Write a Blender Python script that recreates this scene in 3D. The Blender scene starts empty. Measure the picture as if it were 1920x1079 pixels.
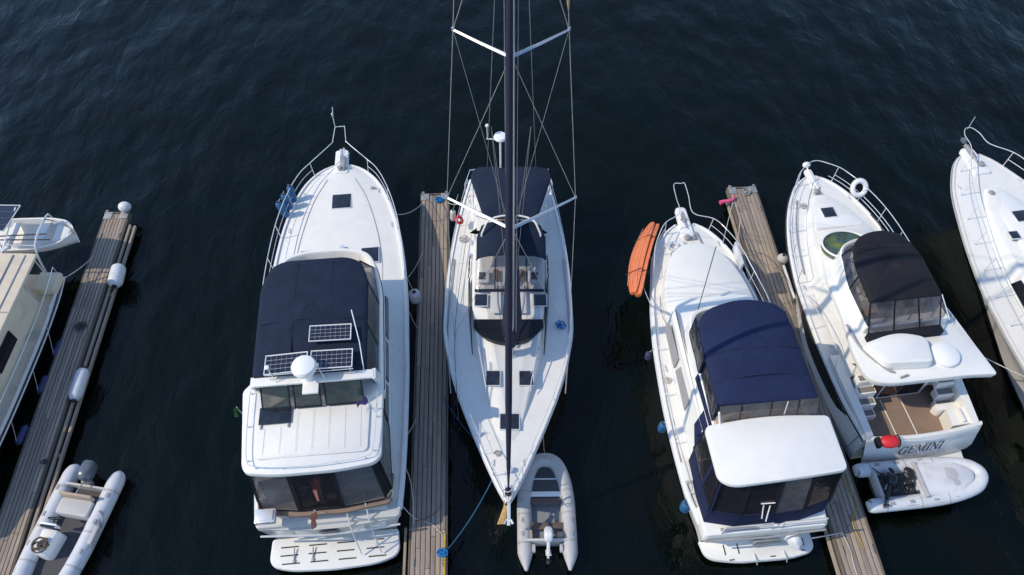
import bpy, bmesh, math, random
from mathutils import Vector, Matrix
R = math.radians
random.seed(7)
scn = bpy.context.scene
COL = scn.collection
V = Vector

# ---------------------------------------------------------------- camera, sky, sun, exposure
cam_d = bpy.data.cameras.new('camera'); cam = bpy.data.objects.new('camera', cam_d); COL.objects.link(cam)
cam_d.sensor_width = 36; cam_d.lens = 28.0; cam_d.clip_end = 3000; cam_d.clip_start = .5
cam.location = (0, 0, 23.3); cam.rotation_euler = (R(90 - 53.5), 0, 0)
scn.camera = cam
scn.render.resolution_x = 1024; scn.render.resolution_y = 575
SUN_EL = 45.0
LD = V((.987 * math.cos(R(SUN_EL)), .163 * math.cos(R(SUN_EL)), -math.sin(R(SUN_EL))))
w = bpy.data.worlds.new('World'); scn.world = w; w.use_nodes = True
nt = w.node_tree; bg = nt.nodes['Background']
sky = nt.nodes.new('ShaderNodeTexSky'); sky.sky_type = 'NISHITA'; sky.sun_disc = False
sky.sun_elevation = R(SUN_EL); sky.sun_rotation = R(260.6); sky.air_density = 1.0; sky.dust_density = .3; sky.ozone_density = 3.0
nt.links.new(sky.outputs[0], bg.inputs[0]); bg.inputs[1].default_value = .15
sl = bpy.data.lights.new('sun', 'SUN'); sl.energy = 2.3; sl.angle = R(.5); sl.color = (1, .87, .67)
so = bpy.data.objects.new('sun', sl); COL.objects.link(so); so.rotation_mode = 'QUATERNION'
so.rotation_quaternion = LD.to_track_quat('-Z', 'Y'); so.location = (-30, 0, 40)
vs = scn.view_settings; vs.view_transform = 'Standard'; vs.look = 'None'; vs.exposure = 0.62; vs.gamma = 1; vs.use_curve_mapping = False

# ---------------------------------------------------------------- materials
def mat(name, col, rough=.5, metal=0, var=.05, vscale=3., bump=0., bscale=40., coat=0, spec=.5, stretch=(1, 1, 1), stain=None, stain_amt=0, sscale=1.2):
    m = bpy.data.materials.new(name); m.use_nodes = True; t = m.node_tree; N = t.nodes; L = t.links
    b = N['Principled BSDF']; b.inputs['Roughness'].default_value = rough; b.inputs['Metallic'].default_value = metal
    b.inputs['Coat Weight'].default_value = coat; b.inputs['Specular IOR Level'].default_value = spec
    tc = N.new('ShaderNodeTexCoord'); mp = N.new('ShaderNodeMapping'); mp.inputs['Scale'].default_value = stretch
    L.new(tc.outputs['Object'], mp.inputs[0])
    n = N.new('ShaderNodeTexNoise'); n.inputs['Scale'].default_value = vscale; n.inputs['Detail'].default_value = 6; n.inputs['Roughness'].default_value = .65
    L.new(mp.outputs[0], n.inputs['Vector'])
    r = N.new('ShaderNodeValToRGB'); r.color_ramp.elements[0].position = .3; r.color_ramp.elements[1].position = .7
    c = V(col[:3]); r.color_ramp.elements[0].color = (*[max(0, q * (1 - var)) for q in c], 1); r.color_ramp.elements[1].color = (*[min(1, q * (1 + var)) for q in c], 1)
    L.new(n.outputs['Fac'], r.inputs[0]); out = r.outputs[0]
    if stain:
        n2 = N.new('ShaderNodeTexNoise'); n2.inputs['Scale'].default_value = sscale; n2.inputs['Detail'].default_value = 8; n2.inputs['Roughness'].default_value = .7
        L.new(mp.outputs[0], n2.inputs['Vector'])
        r2 = N.new('ShaderNodeValToRGB'); r2.color_ramp.elements[0].position = .5; r2.color_ramp.elements[1].position = .72
        r2.color_ramp.elements[0].color = (0, 0, 0, 1); r2.color_ramp.elements[1].color = (stain_amt,) * 3 + (1,)
        L.new(n2.outputs['Fac'], r2.inputs[0])
        mx = N.new('ShaderNodeMixRGB'); mx.inputs[2].default_value = (*stain, 1); L.new(r2.outputs[0], mx.inputs[0]); L.new(out, mx.inputs[1]); out = mx.outputs[0]
    L.new(out, b.inputs['Base Color'])
    rr = N.new('ShaderNodeMapRange'); rr.inputs['To Min'].default_value = max(0, rough - .07); rr.inputs['To Max'].default_value = min(1, rough + .09)
    L.new(n.outputs['Fac'], rr.inputs[0]); L.new(rr.outputs[0], b.inputs['Roughness'])
    if bump:
        nb = N.new('ShaderNodeTexNoise'); nb.inputs['Scale'].default_value = bscale; nb.inputs['Detail'].default_value = 4
        L.new(mp.outputs[0], nb.inputs['Vector'])
        bp = N.new('ShaderNodeBump'); bp.inputs['Strength'].default_value = bump; bp.inputs['Distance'].default_value = .02
        L.new(nb.outputs['Fac'], bp.inputs['Height']); L.new(bp.outputs[0], b.inputs['Normal'])
    return m

M = {}
M['gel'] = mat('white_gelcoat', (.75, .745, .715), .3, coat=.15, var=.02, stain=(.55, .52, .47), stain_amt=.2)
M['deck'] = mat('white_nonskid', (.71, .705, .675), .6, var=.025, bump=.25, bscale=60, stain=(.5, .46, .4), stain_amt=.25, sscale=1.6)
M['cream'] = mat('cream_paint', (.72, .61, .46), .5, var=.06, stain=(.4, .33, .25), stain_amt=.5)
M['greydeck'] = mat('grey_nonskid', (.5, .5, .5), .7, var=.05, bump=.3, bscale=60)
M['navy'] = mat('navy_canvas', (.012, .02, .042), .85, var=.22, vscale=2.2, bump=.5, bscale=6, spec=.2)
M['navy_seam'] = mat('navy_seam_tape', (.008, .013, .03), .9)
M['blue_seam'] = mat('blue_seam_tape', (.01, .015, .05), .9)
M['blue'] = mat('royal_blue_canvas', (.0135, .021, .062), .85, var=.16, vscale=1.6, bump=.5, bscale=5, spec=.2)
M['black'] = mat('black_canvas', (.009, .0095, .015), .8, var=.25, vscale=1.5, bump=.6, bscale=5, spec=.3)
M['rubber'] = mat('black_rubber', (.02, .02, .022), .6)
M['seam'] = mat('grey_seam', (.3, .3, .31), .7)
M['glass'] = mat('dark_glass', (.01, .011, .015), .1, var=.3, vscale=1.5, spec=.3)
M['hatch'] = mat('smoked_acrylic', (.018, .022, .034), .12, var=.4, vscale=5, spec=.6)
M['steel'] = mat('stainless_steel', (.74, .75, .77), .3, metal=.45)
M['alu'] = mat('anodised_aluminium', (.6, .63, .67), .38, metal=.85, var=.06)
M['wire'] = mat('rigging_wire', (.5, .5, .48), .4, metal=.6)
M['tan'] = mat('tan_upholstery', (.42, .32, .24), .8, var=.1)
M['sole'] = mat('brown_cockpit_carpet', (.24, .17, .13), .95, var=.1, bump=.4, bscale=90)
M['teak'] = mat('weathered_teak', (.22, .14, .09), .7, var=.2, stretch=(8, 1, 1))
M['grey_tread'] = mat('grey_step_tread', (.18, .17, .16), .9)
M['hyp'] = mat('light_grey_tube_fabric', (.58, .6, .64), .5, var=.05, bump=.15, bscale=12, stain=(.3, .29, .27), stain_amt=.4, sscale=2)
M['hyp2'] = mat('grey_tube_fabric', (.42, .42, .43), .6, var=.06, bump=.15, bscale=12, stain=(.2, .2, .2), stain_amt=.5, sscale=2)
M['darkgrey'] = mat('dark_grey_fabric', (.06, .062, .07), .8, var=.1)
M['engine'] = mat('dark_engine_paint', (.1, .12, .15), .25, coat=.4)
M['engine_white'] = mat('white_engine_paint', (.7, .71, .73), .3, coat=.3)
M['engine_black'] = mat('black_engine_paint', (.012, .012, .014), .4)
M['orange'] = mat('orange_vinyl', (.6, .16, .06), .55, var=.1, vscale=6)
M['palestripe'] = mat('pale_orange_vinyl', (.62, .33, .22), .6, var=.1)
M['pink'] = mat('pink_vinyl', (.75, .1, .25), .5, var=.15)
M['red'] = mat('red_fabric', (.6, .02, .03), .5, var=.1)
M['bluefender'] = mat('blue_fender_fabric', (.015, .1, .24), .7, var=.25, vscale=6)
M['navyfender'] = mat('navy_fender_fabric', (.04, .045, .13), .8, var=.2)
M['whitefender'] = mat('white_vinyl_fender', (.6, .62, .65), .45, var=.05, stain=(.35, .33, .3), stain_amt=.4, sscale=4)
M['ropeW'] = mat('white_rope', (.5, .48, .44), .9, var=.2, vscale=30)
M['ropeB'] = mat('blue_rope', (.02, .1, .2), .9, var=.3, vscale=30)
M['ropeBr'] = mat('bright_blue_rope', (.01, .16, .42), .9, var=.3, vscale=30)
M['ropeD'] = mat('dark_rope', (.05, .05, .06), .9, var=.3, vscale=30)
M['ropeBrown'] = mat('brown_hose', (.09, .065, .045), .7, var=.3, vscale=20)
M['plastic'] = mat('white_plastic', (.78, .78, .77), .35, var=.02)
M['cell'] = mat('solar_cell', (.012, .014, .03), .15, var=.3, vscale=9, spec=.7)
M['yellow'] = mat('yellow_strip', (.45, .3, .03), .7, var=.35, vscale=9)
M['iron'] = mat('galvanised_iron', (.35, .35, .34), .6, metal=.5, var=.2)
M['rusty'] = mat('rusty_anchor_iron', (.42, .27, .1), .7, metal=.2, var=.35, vscale=12)
M['floatm'] = mat('black_float_plastic', (.02, .022, .024), .7, stain=(.05, .06, .03), stain_amt=.8)
M['flagred'] = mat('faded_red_cloth', (.55, .2, .14), .9, var=.15)
M['flagblue'] = mat('purple_blue_cloth', (.08, .05, .2), .9, var=.2)
M['pennant'] = mat('faded_yellow_cloth', (.4, .3, .14), .9, var=.3, vscale=8)
M['green'] = mat('green_cloth', (.05, .2, .06), .9)
M['lightseam'] = mat('pale_seam', (.55, .55, .54), .7)
M['sternshade'] = mat('shaded_white_gelcoat', (.5, .5, .49), .35, var=.04, stain=(.32, .3, .27), stain_amt=.5, sscale=3)  # white gelcoat greyed to put the stern's shade into its colour, plus stains
M['treadgrey'] = mat('grey_floor_fabric', (.2, .215, .23), .8, var=.1)
M['brown'] = mat('brown_bench_wood', (.11, .075, .065), .75, var=.15)
M['text'] = mat('dark_blue_lettering', (.015, .02, .045), .4)
M['mastnavy'] = mat('furled_sail_cover', (.012, .014, .035), .8, var=.2, bump=.4, bscale=14)

def wood_mat(name, ca, cb, cc):
    m = bpy.data.materials.new(name); m.use_nodes = True; t = m.node_tree; N = t.nodes; L = t.links; b = N['Principled BSDF']
    g = N.new('ShaderNodeNewGeometry'); tc = N.new('ShaderNodeTexCoord'); mp = N.new('ShaderNodeMapping'); mp.inputs['Scale'].default_value = (14, .7, 14)
    ad = N.new('ShaderNodeVectorMath'); ad.operation = 'ADD'; mu = N.new('ShaderNodeVectorMath'); mu.operation = 'SCALE'; mu.inputs[3].default_value = 30
    cx = N.new('ShaderNodeCombineXYZ'); L.new(g.outputs['Random Per Island'], cx.inputs[0]); L.new(g.outputs['Random Per Island'], cx.inputs[1]); L.new(cx.outputs[0], mu.inputs[0])
    L.new(tc.outputs['Object'], ad.inputs[0]); L.new(mu.outputs[0], ad.inputs[1]); L.new(ad.outputs[0], mp.inputs[0])
    n = N.new('ShaderNodeTexNoise'); n.inputs['Scale'].default_value = 1.5; n.inputs['Detail'].default_value = 7; n.inputs['Roughness'].default_value = .7; L.new(mp.outputs[0], n.inputs['Vector'])
    r = N.new('ShaderNodeValToRGB'); e = r.color_ramp.elements; e[0].position = .28; e[1].position = .72; e[0].color = (*ca, 1); e[1].color = (*cb, 1)
    L.new(n.outputs['Fac'], r.inputs[0])
    mx = N.new('ShaderNodeMixRGB'); mx.blend_type = 'MULTIPLY'; mx.inputs[0].default_value = 1
    r2 = N.new('ShaderNodeValToRGB'); r2.color_ramp.elements[0].color = (.6, .6, .62, 1); r2.color_ramp.elements[1].color = (1.0, .97, .93, 1)
    L.new(g.outputs['Random Per Island'], r2.inputs[0]); L.new(r.outputs[0], mx.inputs[1]); L.new(r2.outputs[0], mx.inputs[2])
    n3 = N.new('ShaderNodeTexNoise'); n3.inputs['Scale'].default_value = 1.3; n3.inputs['Detail'].default_value = 5; L.new(tc.outputs['Object'], n3.inputs['Vector'])
    r3 = N.new('ShaderNodeValToRGB'); r3.color_ramp.elements[0].position = .5; r3.color_ramp.elements[1].position = .75; r3.color_ramp.elements[0].color = (0, 0, 0, 1); r3.color_ramp.elements[1].color = (.6, .6, .6, 1)
    L.new(n3.outputs['Fac'], r3.inputs[0]); m3 = N.new('ShaderNodeMixRGB'); m3.inputs[2].default_value = (*cc, 1); L.new(r3.outputs[0], m3.inputs[0]); L.new(mx.outputs[0], m3.inputs[1])
    L.new(m3.outputs[0], b.inputs['Base Color']); b.inputs['Roughness'].default_value = .85
    bp = N.new('ShaderNodeBump'); bp.inputs['Strength'].default_value = .5; bp.inputs['Distance'].default_value = .01; L.new(n.outputs['Fac'], bp.inputs['Height']); L.new(bp.outputs[0], b.inputs['Normal'])
    return m
M['wood'] = wood_mat('weathered_deck_boards', (.27, .22, .18), (.49, .405, .33), (.26, .22, .18))
M['beam'] = wood_mat('dark_wet_beam', (.1, .085, .07), (.2, .17, .14), (.06, .06, .045))

def hull_mat(name, col, boot, zb=.14):
    m = mat(name, col, .22, coat=.3, var=.02); t = m.node_tree; N = t.nodes; L = t.links; b = N['Principled BSDF']
    src = b.inputs['Base Color'].links[0].from_socket
    tc = N.new('ShaderNodeTexCoord'); sp = N.new('ShaderNodeSeparateXYZ'); L.new(tc.outputs['Object'], sp.inputs[0])
    lt = N.new('ShaderNodeMath'); lt.operation = 'LESS_THAN'; lt.inputs[1].default_value = zb; L.new(sp.outputs[2], lt.inputs[0])
    mx = N.new('ShaderNodeMixRGB'); mx.inputs[2].default_value = (*boot, 1); L.new(lt.outputs[0], mx.inputs[0]); L.new(src, mx.inputs[1]); L.new(mx.outputs[0], b.inputs['Base Color'])
    return m
M['hullW'] = hull_mat('white_hull_paint', (.76, .76, .75), (.035, .045, .025), .1)
M['hullG'] = hull_mat('pale_grey_hull_paint', (.62, .6, .57), (.03, .03, .04))
M['hullN'] = hull_mat('navy_hull_paint', (.012, .016, .035), (.02, .02, .02))

def vinyl(name, tint, fac, rough=.12):
    m = bpy.data.materials.new(name); m.use_nodes = True; t = m.node_tree; N = t.nodes; L = t.links; b = N['Principled BSDF']
    b.inputs['Base Color'].default_value = (*tint, 1); b.inputs['Roughness'].default_value = rough
    tr = N.new('ShaderNodeBsdfTransparent'); tr.inputs[0].default_value = (.8, .8, .82, 1); ms = N.new('ShaderNodeMixShader')
    n = N.new('ShaderNodeTexNoise'); n.inputs['Scale'].default_value = 3; n.inputs['Detail'].default_value = 5
    tc = N.new('ShaderNodeTexCoord'); L.new(tc.outputs['Object'], n.inputs['Vector'])
    mr = N.new('ShaderNodeMapRange'); mr.inputs['From Min'].default_value = .3; mr.inputs['From Max'].default_value = .7; mr.inputs['To Min'].default_value = max(0, fac - .12); mr.inputs['To Max'].default_value = min(1, fac + .12)
    L.new(n.outputs['Fac'], mr.inputs[0]); L.new(mr.outputs[0], ms.inputs[0]); L.new(tr.outputs[0], ms.inputs[1]); L.new(b.outputs[0], ms.inputs[2]); L.new(ms.outputs[0], N['Material Output'].inputs[0])
    bp = N.new('ShaderNodeBump'); bp.inputs['Strength'].default_value = .4; bp.inputs['Distance'].default_value = .05; L.new(n.outputs['Fac'], bp.inputs['Height']); L.new(bp.outputs[0], b.inputs['Normal'])
    return m
M['vinyl'] = vinyl('clear_vinyl', (.16, .16, .17), .36)
M['clear'] = vinyl('clean_clear_vinyl', (.2, .2, .22), .16)
M['tint'] = vinyl('smoked_vinyl', (.022, .022, .028), .72)
M['screen'] = vinyl('tinted_windscreen', (.03, .05, .055), .5)

# ---------------------------------------------------------------- mesh helpers
def rp(pts, r=.2, n=5):
    out = []; k = len(pts)
    for i in range(k):
        p = V(pts[i][:2]); a = V(pts[i - 1][:2]); b = V(pts[(i + 1) % k][:2]); rr = pts[i][2] if len(pts[i]) > 2 else r
        da = (a - p); db = (b - p); ra = min(rr, da.length * .48); rb = min(rr, db.length * .48)
        s = p + da.normalized() * ra; e = p + db.normalized() * rb
        for j in range(n + 1):
            t = j / n; out.append(tuple(s * (1 - t) ** 2 + p * 2 * t * (1 - t) + e * t * t))
    return out
def area(p): return sum(p[i - 1][0] * p[i][1] - p[i][0] * p[i - 1][1] for i in range(len(p))) / 2
def inset(poly, d):
    s = 1 if area(poly) > 0 else -1; k = len(poly); out = []
    for i in range(k):
        a = V(poly[i - 1]); p = V(poly[i]); b = V(poly[(i + 1) % k]); e1 = (p - a); e2 = (b - p)
        if e1.length < 1e-6: e1 = e2
        if e2.length < 1e-6: e2 = e1
        e1 = e1.normalized(); e2 = e2.normalized()
        n1 = V((-e1.y, e1.x)) * s; n2 = V((-e2.y, e2.x)) * s; nn = n1 + n2
        nn = nn.normalized() if nn.length > 1e-6 else n1
        out.append(tuple(p + nn * (d / max(.5, nn.dot(n1)))))
    return out
def mir(right):          # half outline listed bow to stern on +x, mirrored into a closed outline
    return [tuple(p) for p in right] + [(-p[0],) + tuple(p[1:]) for p in reversed(right)]
def catmull(pts, n=8):
    P = [V(p) for p in pts]; P = [P[0] * 2 - P[1]] + P + [P[-1] * 2 - P[-2]]; out = []
    for i in range(1, len(P) - 2):
        for j in range(n):
            t = j / n; a, b, c, d = P[i - 1], P[i], P[i + 1], P[i + 2]
            out.append(.5 * (2 * b + (c - a) * t + (2 * a - 5 * b + 4 * c - d) * t * t + (3 * b - a - 3 * c + d) * t ** 3))
    out.append(P[-2]); return out
def table(tab):          # smooth monotone lookup
    xs = [t[0] for t in tab]; n = len(tab)
    def f(x, k):
        if x <= xs[0]: return tab[0][k]
        if x >= xs[-1]: return tab[-1][k]
        i = max(j for j in range(n - 1) if xs[j] <= x); h = xs[i + 1] - xs[i]
        dl = lambda j: (tab[j + 1][k] - tab[j][k]) / (xs[j + 1] - xs[j])
        def sl(j):
            if j == 0: return dl(0)
            if j == n - 1: return dl(n - 2)
            a, b = dl(j - 1), dl(j)
            return 0 if a * b <= 0 else 2 * a * b / (a + b)
        t = (x - xs[i]) / h; m0, m1 = sl(i) * h, sl(i + 1) * h; y0, y1 = tab[i][k], tab[i + 1][k]
        return (2 * t ** 3 - 3 * t * t + 1) * y0 + (t ** 3 - 2 * t * t + t) * m0 + (-2 * t ** 3 + 3 * t * t) * y1 + (t ** 3 - t * t) * m1
    return f

class MB:
    def __init__(s): s.bm = bmesh.new()
    def face(s, vs):
        try: return s.bm.faces.new(vs)
        except ValueError: return None
    def loft(s, rings, cap0=True, cap1=True, closed=True):
        vr = [[s.bm.verts.new(p) for p in r] for r in rings]; n = len(vr[0])
        for a, b in zip(vr, vr[1:]):
            for i in range(n if closed else n - 1):
                j = (i + 1) % n; s.face((a[i], a[j], b[j], b[i]))
        if cap0: s.face(list(reversed(vr[0])))
        if cap1: s.face(vr[-1])
        return s
    def prism(s, poly, z0, z1, bev=.0, lean=0., zf=None):
        zf = zf or (lambda x, y: 0)
        def ring(p, z): return [(q[0], q[1], z + zf(q[0], q[1])) for q in p]
        top = inset(poly, lean) if lean else poly
        rs = [ring(poly, z0)]
        if bev:
            rs += [ring(top, z1 - bev), ring(inset(top, bev * .3), z1 - bev * .3), ring(inset(top, bev), z1)]
        else: rs.append(ring(top, z1))
        return s.loft(rs)
    def box(s, c, d, bev=0., rot=None):
        r = bmesh.ops.create_cube(s.bm, size=1); vs = r['verts']
        m = Matrix.Translation(V(c)) @ ((rot if isinstance(rot, Matrix) else Matrix.Rotation(rot or 0, 4, 'Z'))) @ Matrix.Diagonal((*d, 1))
        bmesh.ops.transform(s.bm, matrix=m, verts=vs)
        if bev:
            es = list({e for v in vs for e in v.link_edges}); bmesh.ops.bevel(s.bm, geom=es, offset=bev, segments=2, affect='EDGES', profile=.6)
        return s
    def tube(s, pts, r=.015, seg=6, cap=True, smooth=0, rf=None):
        P = catmull(pts, smooth) if smooth else [V(p) for p in pts]
        rings = []; up = None
        for i, p in enumerate(P):
            a = P[max(0, i - 1)]; b = P[min(len(P) - 1, i + 1)]; d = (b - a)
            d = d.normalized() if d.length > 1e-9 else V((0, 0, 1))
            if up is None:
                up = V((0, 0, 1)) if abs(d.z) < .9 else V((1, 0, 0))
            x = up.cross(d)
            if x.length < 1e-4: x = V((1, 0, 0)).cross(d)
            x.normalize(); y = d.cross(x); up = y
            rr = rf(i / (len(P) - 1)) if rf else r
            rings.append([p + (x * math.cos(t) + y * math.sin(t)) * rr for t in [2 * math.pi * k / seg for k in range(seg)]])
        return s.loft(rings, cap, cap)
    def lathe(s, prof, loc=(0, 0, 0), axis=(0, 0, 1), seg=16):
        d = V(axis).normalized(); x = V((0, 0, 1)).cross(d)
        if x.length < 1e-3: x = V((1, 0, 0))
        x.normalize(); y = d.cross(x); o = V(loc)
        return s.loft([[o + d * h + (x * math.cos(t) + y * math.sin(t)) * max(r, .0008) for t in [2 * math.pi * k / seg for k in range(seg)]] for r, h in prof])
    def ell(s, c, rad, rot=None, seg=16):
        r = bmesh.ops.create_uvsphere(s.bm, u_segments=seg, v_segments=seg // 2 + 2, radius=1)
        m = Matrix.Translation(V(c)) @ (rot or Matrix.Identity(4)) @ Matrix.Diagonal((*rad, 1)); bmesh.ops.transform(s.bm, matrix=m, verts=r['verts']); return s
    def slab(s, pts, t=.012):
        P = [V(p) for p in pts]; n = V((0, 0, 0))
        for i in range(len(P)): n += (P[i] - P[0]).cross(P[(i + 1) % len(P)] - P[0])
        n.normalize(); return s.loft([[p - n * t / 2 for p in P], [p + n * t / 2 for p in P]])
    def frame(s, pts, wd=.05, t=.02):      # flat frame round a planar outline
        P = [V(p) for p in pts]; k = len(P); c = sum(P, V()) / k
        for i in range(k):
            a, b = P[i], P[(i + 1) % k]; d = (b - a).normalized(); n = (a - c).cross(b - c).normalized(); q = n.cross(d)
            if q.dot(c - a) < 0: q = -q
            a2 = a - d * 0; b2 = b + d * 0
            s.loft([[a2 - n * t / 2, b2 - n * t / 2, b2 - n * t / 2 + q * wd, a2 - n * t / 2 + q * wd], [a2 + n * t / 2, b2 + n * t / 2, b2 + n * t / 2 + q * wd, a2 + n * t / 2 + q * wd]])
        return s
    def torus(s, c, R_, r, axis=(0, 0, 1), seg=28, sg=10):
        d = V(axis).normalized(); x = V((0, 0, 1)).cross(d)
        if x.length < 1e-3: x = V((1, 0, 0))
        x.normalize(); y = d.cross(x); c = V(c); rings = []
        for i in range(seg + 1):
            t = 2 * math.pi * i / seg; o = x * math.cos(t) + y * math.sin(t)
            rings.append([c + o * R_ + (o * math.cos(u) + d * math.sin(u)) * r for u in [2 * math.pi * k / sg for k in range(sg)]])
        return s.loft(rings, False, False)
    def build(s, name, m, parent=None, ang=38, label=None):
        bmesh.ops.remove_doubles(s.bm, verts=s.bm.verts, dist=1e-5)
        bmesh.ops.recalc_face_normals(s.bm, faces=s.bm.faces)
        me = bpy.data.meshes.new(name); s.bm.to_mesh(me); s.bm.free()
        if len(me.polygons):
            me.polygons.foreach_set('use_smooth', [True] * len(me.polygons)); me.set_sharp_from_angle(angle=R(ang))
        me.materials.append(M[m] if isinstance(m, str) else m)
        o = bpy.data.objects.new(name, me); COL.objects.link(o)
        if parent: o.parent = parent
        if label: o['label'] = label
        return o

def tag(o, label=None, cat=None, group=None, kind=None):
    for k, v in (('label', label), ('category', cat), ('group', group), ('kind', kind)):
        if v: o[k] = v
    return o
def empty(name, loc, rz=0):
    o = bpy.data.objects.new(name, None); COL.objects.link(o); o.location = loc; o.rotation_euler = (0, 0, R(rz)); o.empty_display_size = .3; return o
def W(root, p):          # local point of a thing -> world
    c, s_ = math.cos(root.rotation_euler[2]), math.sin(root.rotation_euler[2])
    return V((root.location[0] + p[0] * c - p[1] * s_, root.location[1] + p[0] * s_ + p[1] * c, root.location[2] + p[2]))
def ll(root, parent_pts): return [W(root, p) for p in parent_pts]

# ---------------------------------------------------------------- hull builder
def make_hull(root, st, L, hm='hullW', flip=False, rake=1.2, lip=.07, lipw=.09, dm='deck', camber=.05, n=44, x0=0., transom_in=0., rub='steel', flare=.55, deck=True, dfrom=-99):
    """st rows: y, half width at deck, deck z, half width at waterline (stern to bow)"""
    f = table(st); y1 = st[-1][0]; y0 = st[0][0]
    ys = [y0 + (y1 - y0) * (1 - (1 - i / n) ** 1.35) for i in range(n + 1)]
    Y = (lambda y: L - y) if flip else (lambda y: y)
    def sec(y):
        hd, zd, hw = f(y, 1), f(y, 2), f(y, 3); s = (y - y0) / (y1 - y0)
        def py(z):
            k = max(0, 1 - z / zd); return Y(y - rake * s ** 4 * k + transom_in * (1 - s) ** 6 * k)
        row = [(0, -.55), (hw * .6, -.45), (hw * .97, -.08), (hw, .1)]
        for q in (.3, .5, .7, .88):
            row.append((hw + (hd - hw) * (q ** (1 / max(flare, .2)) if flare < 1 else q), .1 + (zd - .1) * q))
        row += [(hd, zd - .05), (hd, zd + lip * .6), (hd - .02, zd + lip), (max(0, hd - lipw), zd + lip), (max(0, hd - lipw - .01), zd - .02)]
        R_ = [(x0 + x, py(z), z) for x, z in row]; Lf = [(x0 - x, py(z), z) for x, z in row]
        return list(reversed(Lf)) + R_[1:]
    rings = [sec(y) for y in ys]
    h = MB(); h.loft(rings, False, False, closed=False)
    vs = [h.bm.verts.new(p) for p in rings[0]]; h.face(vs)
    hull = h.build('hull', hm, root, 50)
    if deck:
        d = MB(); rows = []
        for y in [q for q in ys if q > dfrom]:
            hd = max(.0, f(y, 1) - lipw + .01); z = f(y, 2); rows.append([(x0 + hd * k / 8, Y(y), z + camber * (1 - (k / 8) ** 2) - .0) for k in range(-8, 9)])
        d.loft(rows, False, False, closed=False); d.build('deck', dm, root, 50)
    if rub:
        for sd in (-1, 1):
            t = MB(); t.tube([(x0 + sd * (f(y, 1) + .012), Y(y), f(y, 2) - .06) for y in ys], .028, 6)
            t.build('rub_rail', rub, hull)
    return f, Y, hull

def railing(root, f, Y, ylist, h, sides=(-1, 1), x0=0., inb=.08, mid=True, r=.016, ztop=None, post=1.25, extra=None, rm='steel', lean=0.):
    for sd in sides:
        top = [(x0 + sd * (max(0, f(y, 1) - inb) + lean), Y(y), f(y, 2) + (ztop(y) if ztop else h)) for y in ylist]
        if extra: top = top + [(x0 + sd * e[0], Y(e[1]), e[2]) for e in extra]
        rl = MB(); rl.tube(top, r, 6, smooth=4)
        if mid:
            rl.tube([(x0 + sd * (f(y, 1) - inb + lean * .5), Y(y), f(y, 2) + (ztop(y) if ztop else h) * .52) for y in ylist], r * .6, 5, smooth=3)
        g = rl.build('guard_rail', rm, root, 60)
        a, b = ylist[0], ylist[-1]; k = max(1, int(round(abs(b - a) / post)))
        for i in range(k + 1):
            y = a + (b - a) * i / k; p = MB(); z = f(y, 2); hh = (ztop(y) if ztop else h)
            p.tube([(x0 + sd * (f(y, 1) - inb), Y(y), z), (x0 + sd * (f(y, 1) - inb + lean), Y(y), z + hh)], r * .85, 6); p.lathe([(.035, 0), (.035, .02), (.0, .02)], (x0 + sd * (f(y, 1) - inb), Y(y), z + .04), seg=8)
            p.build('stanchion', rm, g)

def hatch(root, cx, cy, z, wx, wy, frame='steel', rz=0, tilt=0., rot=None, name='deck_hatch', gm='hatch'):
    m = rot or Matrix.Rotation(rz, 4, 'Z'); o = V((cx, cy, z))
    b = MB(); b.box(o + V((0, 0, .018)), (wx, wy, .04), .012, m); h = b.build(name, gm, root)
    fr = MB(); t = .028
    for sx, sy, dx, dy in ((0, 1, wx + 2 * t, t), (0, -1, wx + 2 * t, t), (1, 0, t, wy), (-1, 0, t, wy)):
        p = m @ V((sx * (wx / 2 + t / 2), sy * (wy / 2 + t / 2), .012)); fr.box(o + p, (dx, dy, .034), .004, m)
    fr.build('hatch_frame', frame, h); return h

def canopy(poly, z, skirt, camx, camy, wr=.012, rings=9, hw=1.5, yc=0, hy=1.5, seed=0, ripple=None):
    b = MB(); cx = sum(p[0] for p in poly) / len(poly); cy = sum(p[1] for p in poly) / len(poly)
    rnd = random.Random(seed)
    def zz(x, y, s):
        v = z + camx * (1 - min(1, abs(x - cx) / hw) ** 2) + camy * (1 - min(1, abs(y - yc) / hy) ** 2)
        if ripple: v += ripple(x, y)
        return v + rnd.uniform(-wr, wr) * .4
    global LASTZ
    LASTZ = lambda x, y: z + camx * (1 - min(1, abs(x - cx) / hw) ** 2) + camy * (1 - min(1, abs(y - yc) / hy) ** 2) + (ripple(x, y) if ripple else 0)
    rs = [[(p[0], p[1], zz(p[0], p[1], 1) - skirt) for p in poly]]
    sc = [1.0, .985, .95, .88, .78, .66, .52, .36, .18, .04]
    for k, s in enumerate(sc):
        rs.append([(cx + (p[0] - cx) * s, cy + (p[1] - cy) * s, zz(cx + (p[0] - cx) * s, cy + (p[1] - cy) * s, s) - (.035 if k == 0 else .012 if k == 1 else 0)) for p in poly])
    b.loft(rs, False, True); return b

def seams(parent, lines, m, off=.0, w_=.012):
    for (x0, y0), (x1, y1) in lines:
        b = MB(); P = [V((x0 + (x1 - x0) * i / 24, y0 + (y1 - y0) * i / 24, 0)) for i in range(25)]; d = V((x1 - x0, y1 - y0, 0)).normalized(); q = V((-d.y, d.x, 0)) * w_
        L_ = []; R_ = []
        for p in P:
            zt = LASTZ(p.x, p.y) + .008 + off; L_.append((p.x - q.x, p.y - q.y, zt)); R_.append((p.x + q.x, p.y + q.y, zt))
        b.loft([L_, R_, [(x, y, z - .03) for x, y, z in R_], [(x, y, z - .03) for x, y, z in L_], L_], False, False, closed=False); b.build('canvas_seam', m, parent)

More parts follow.
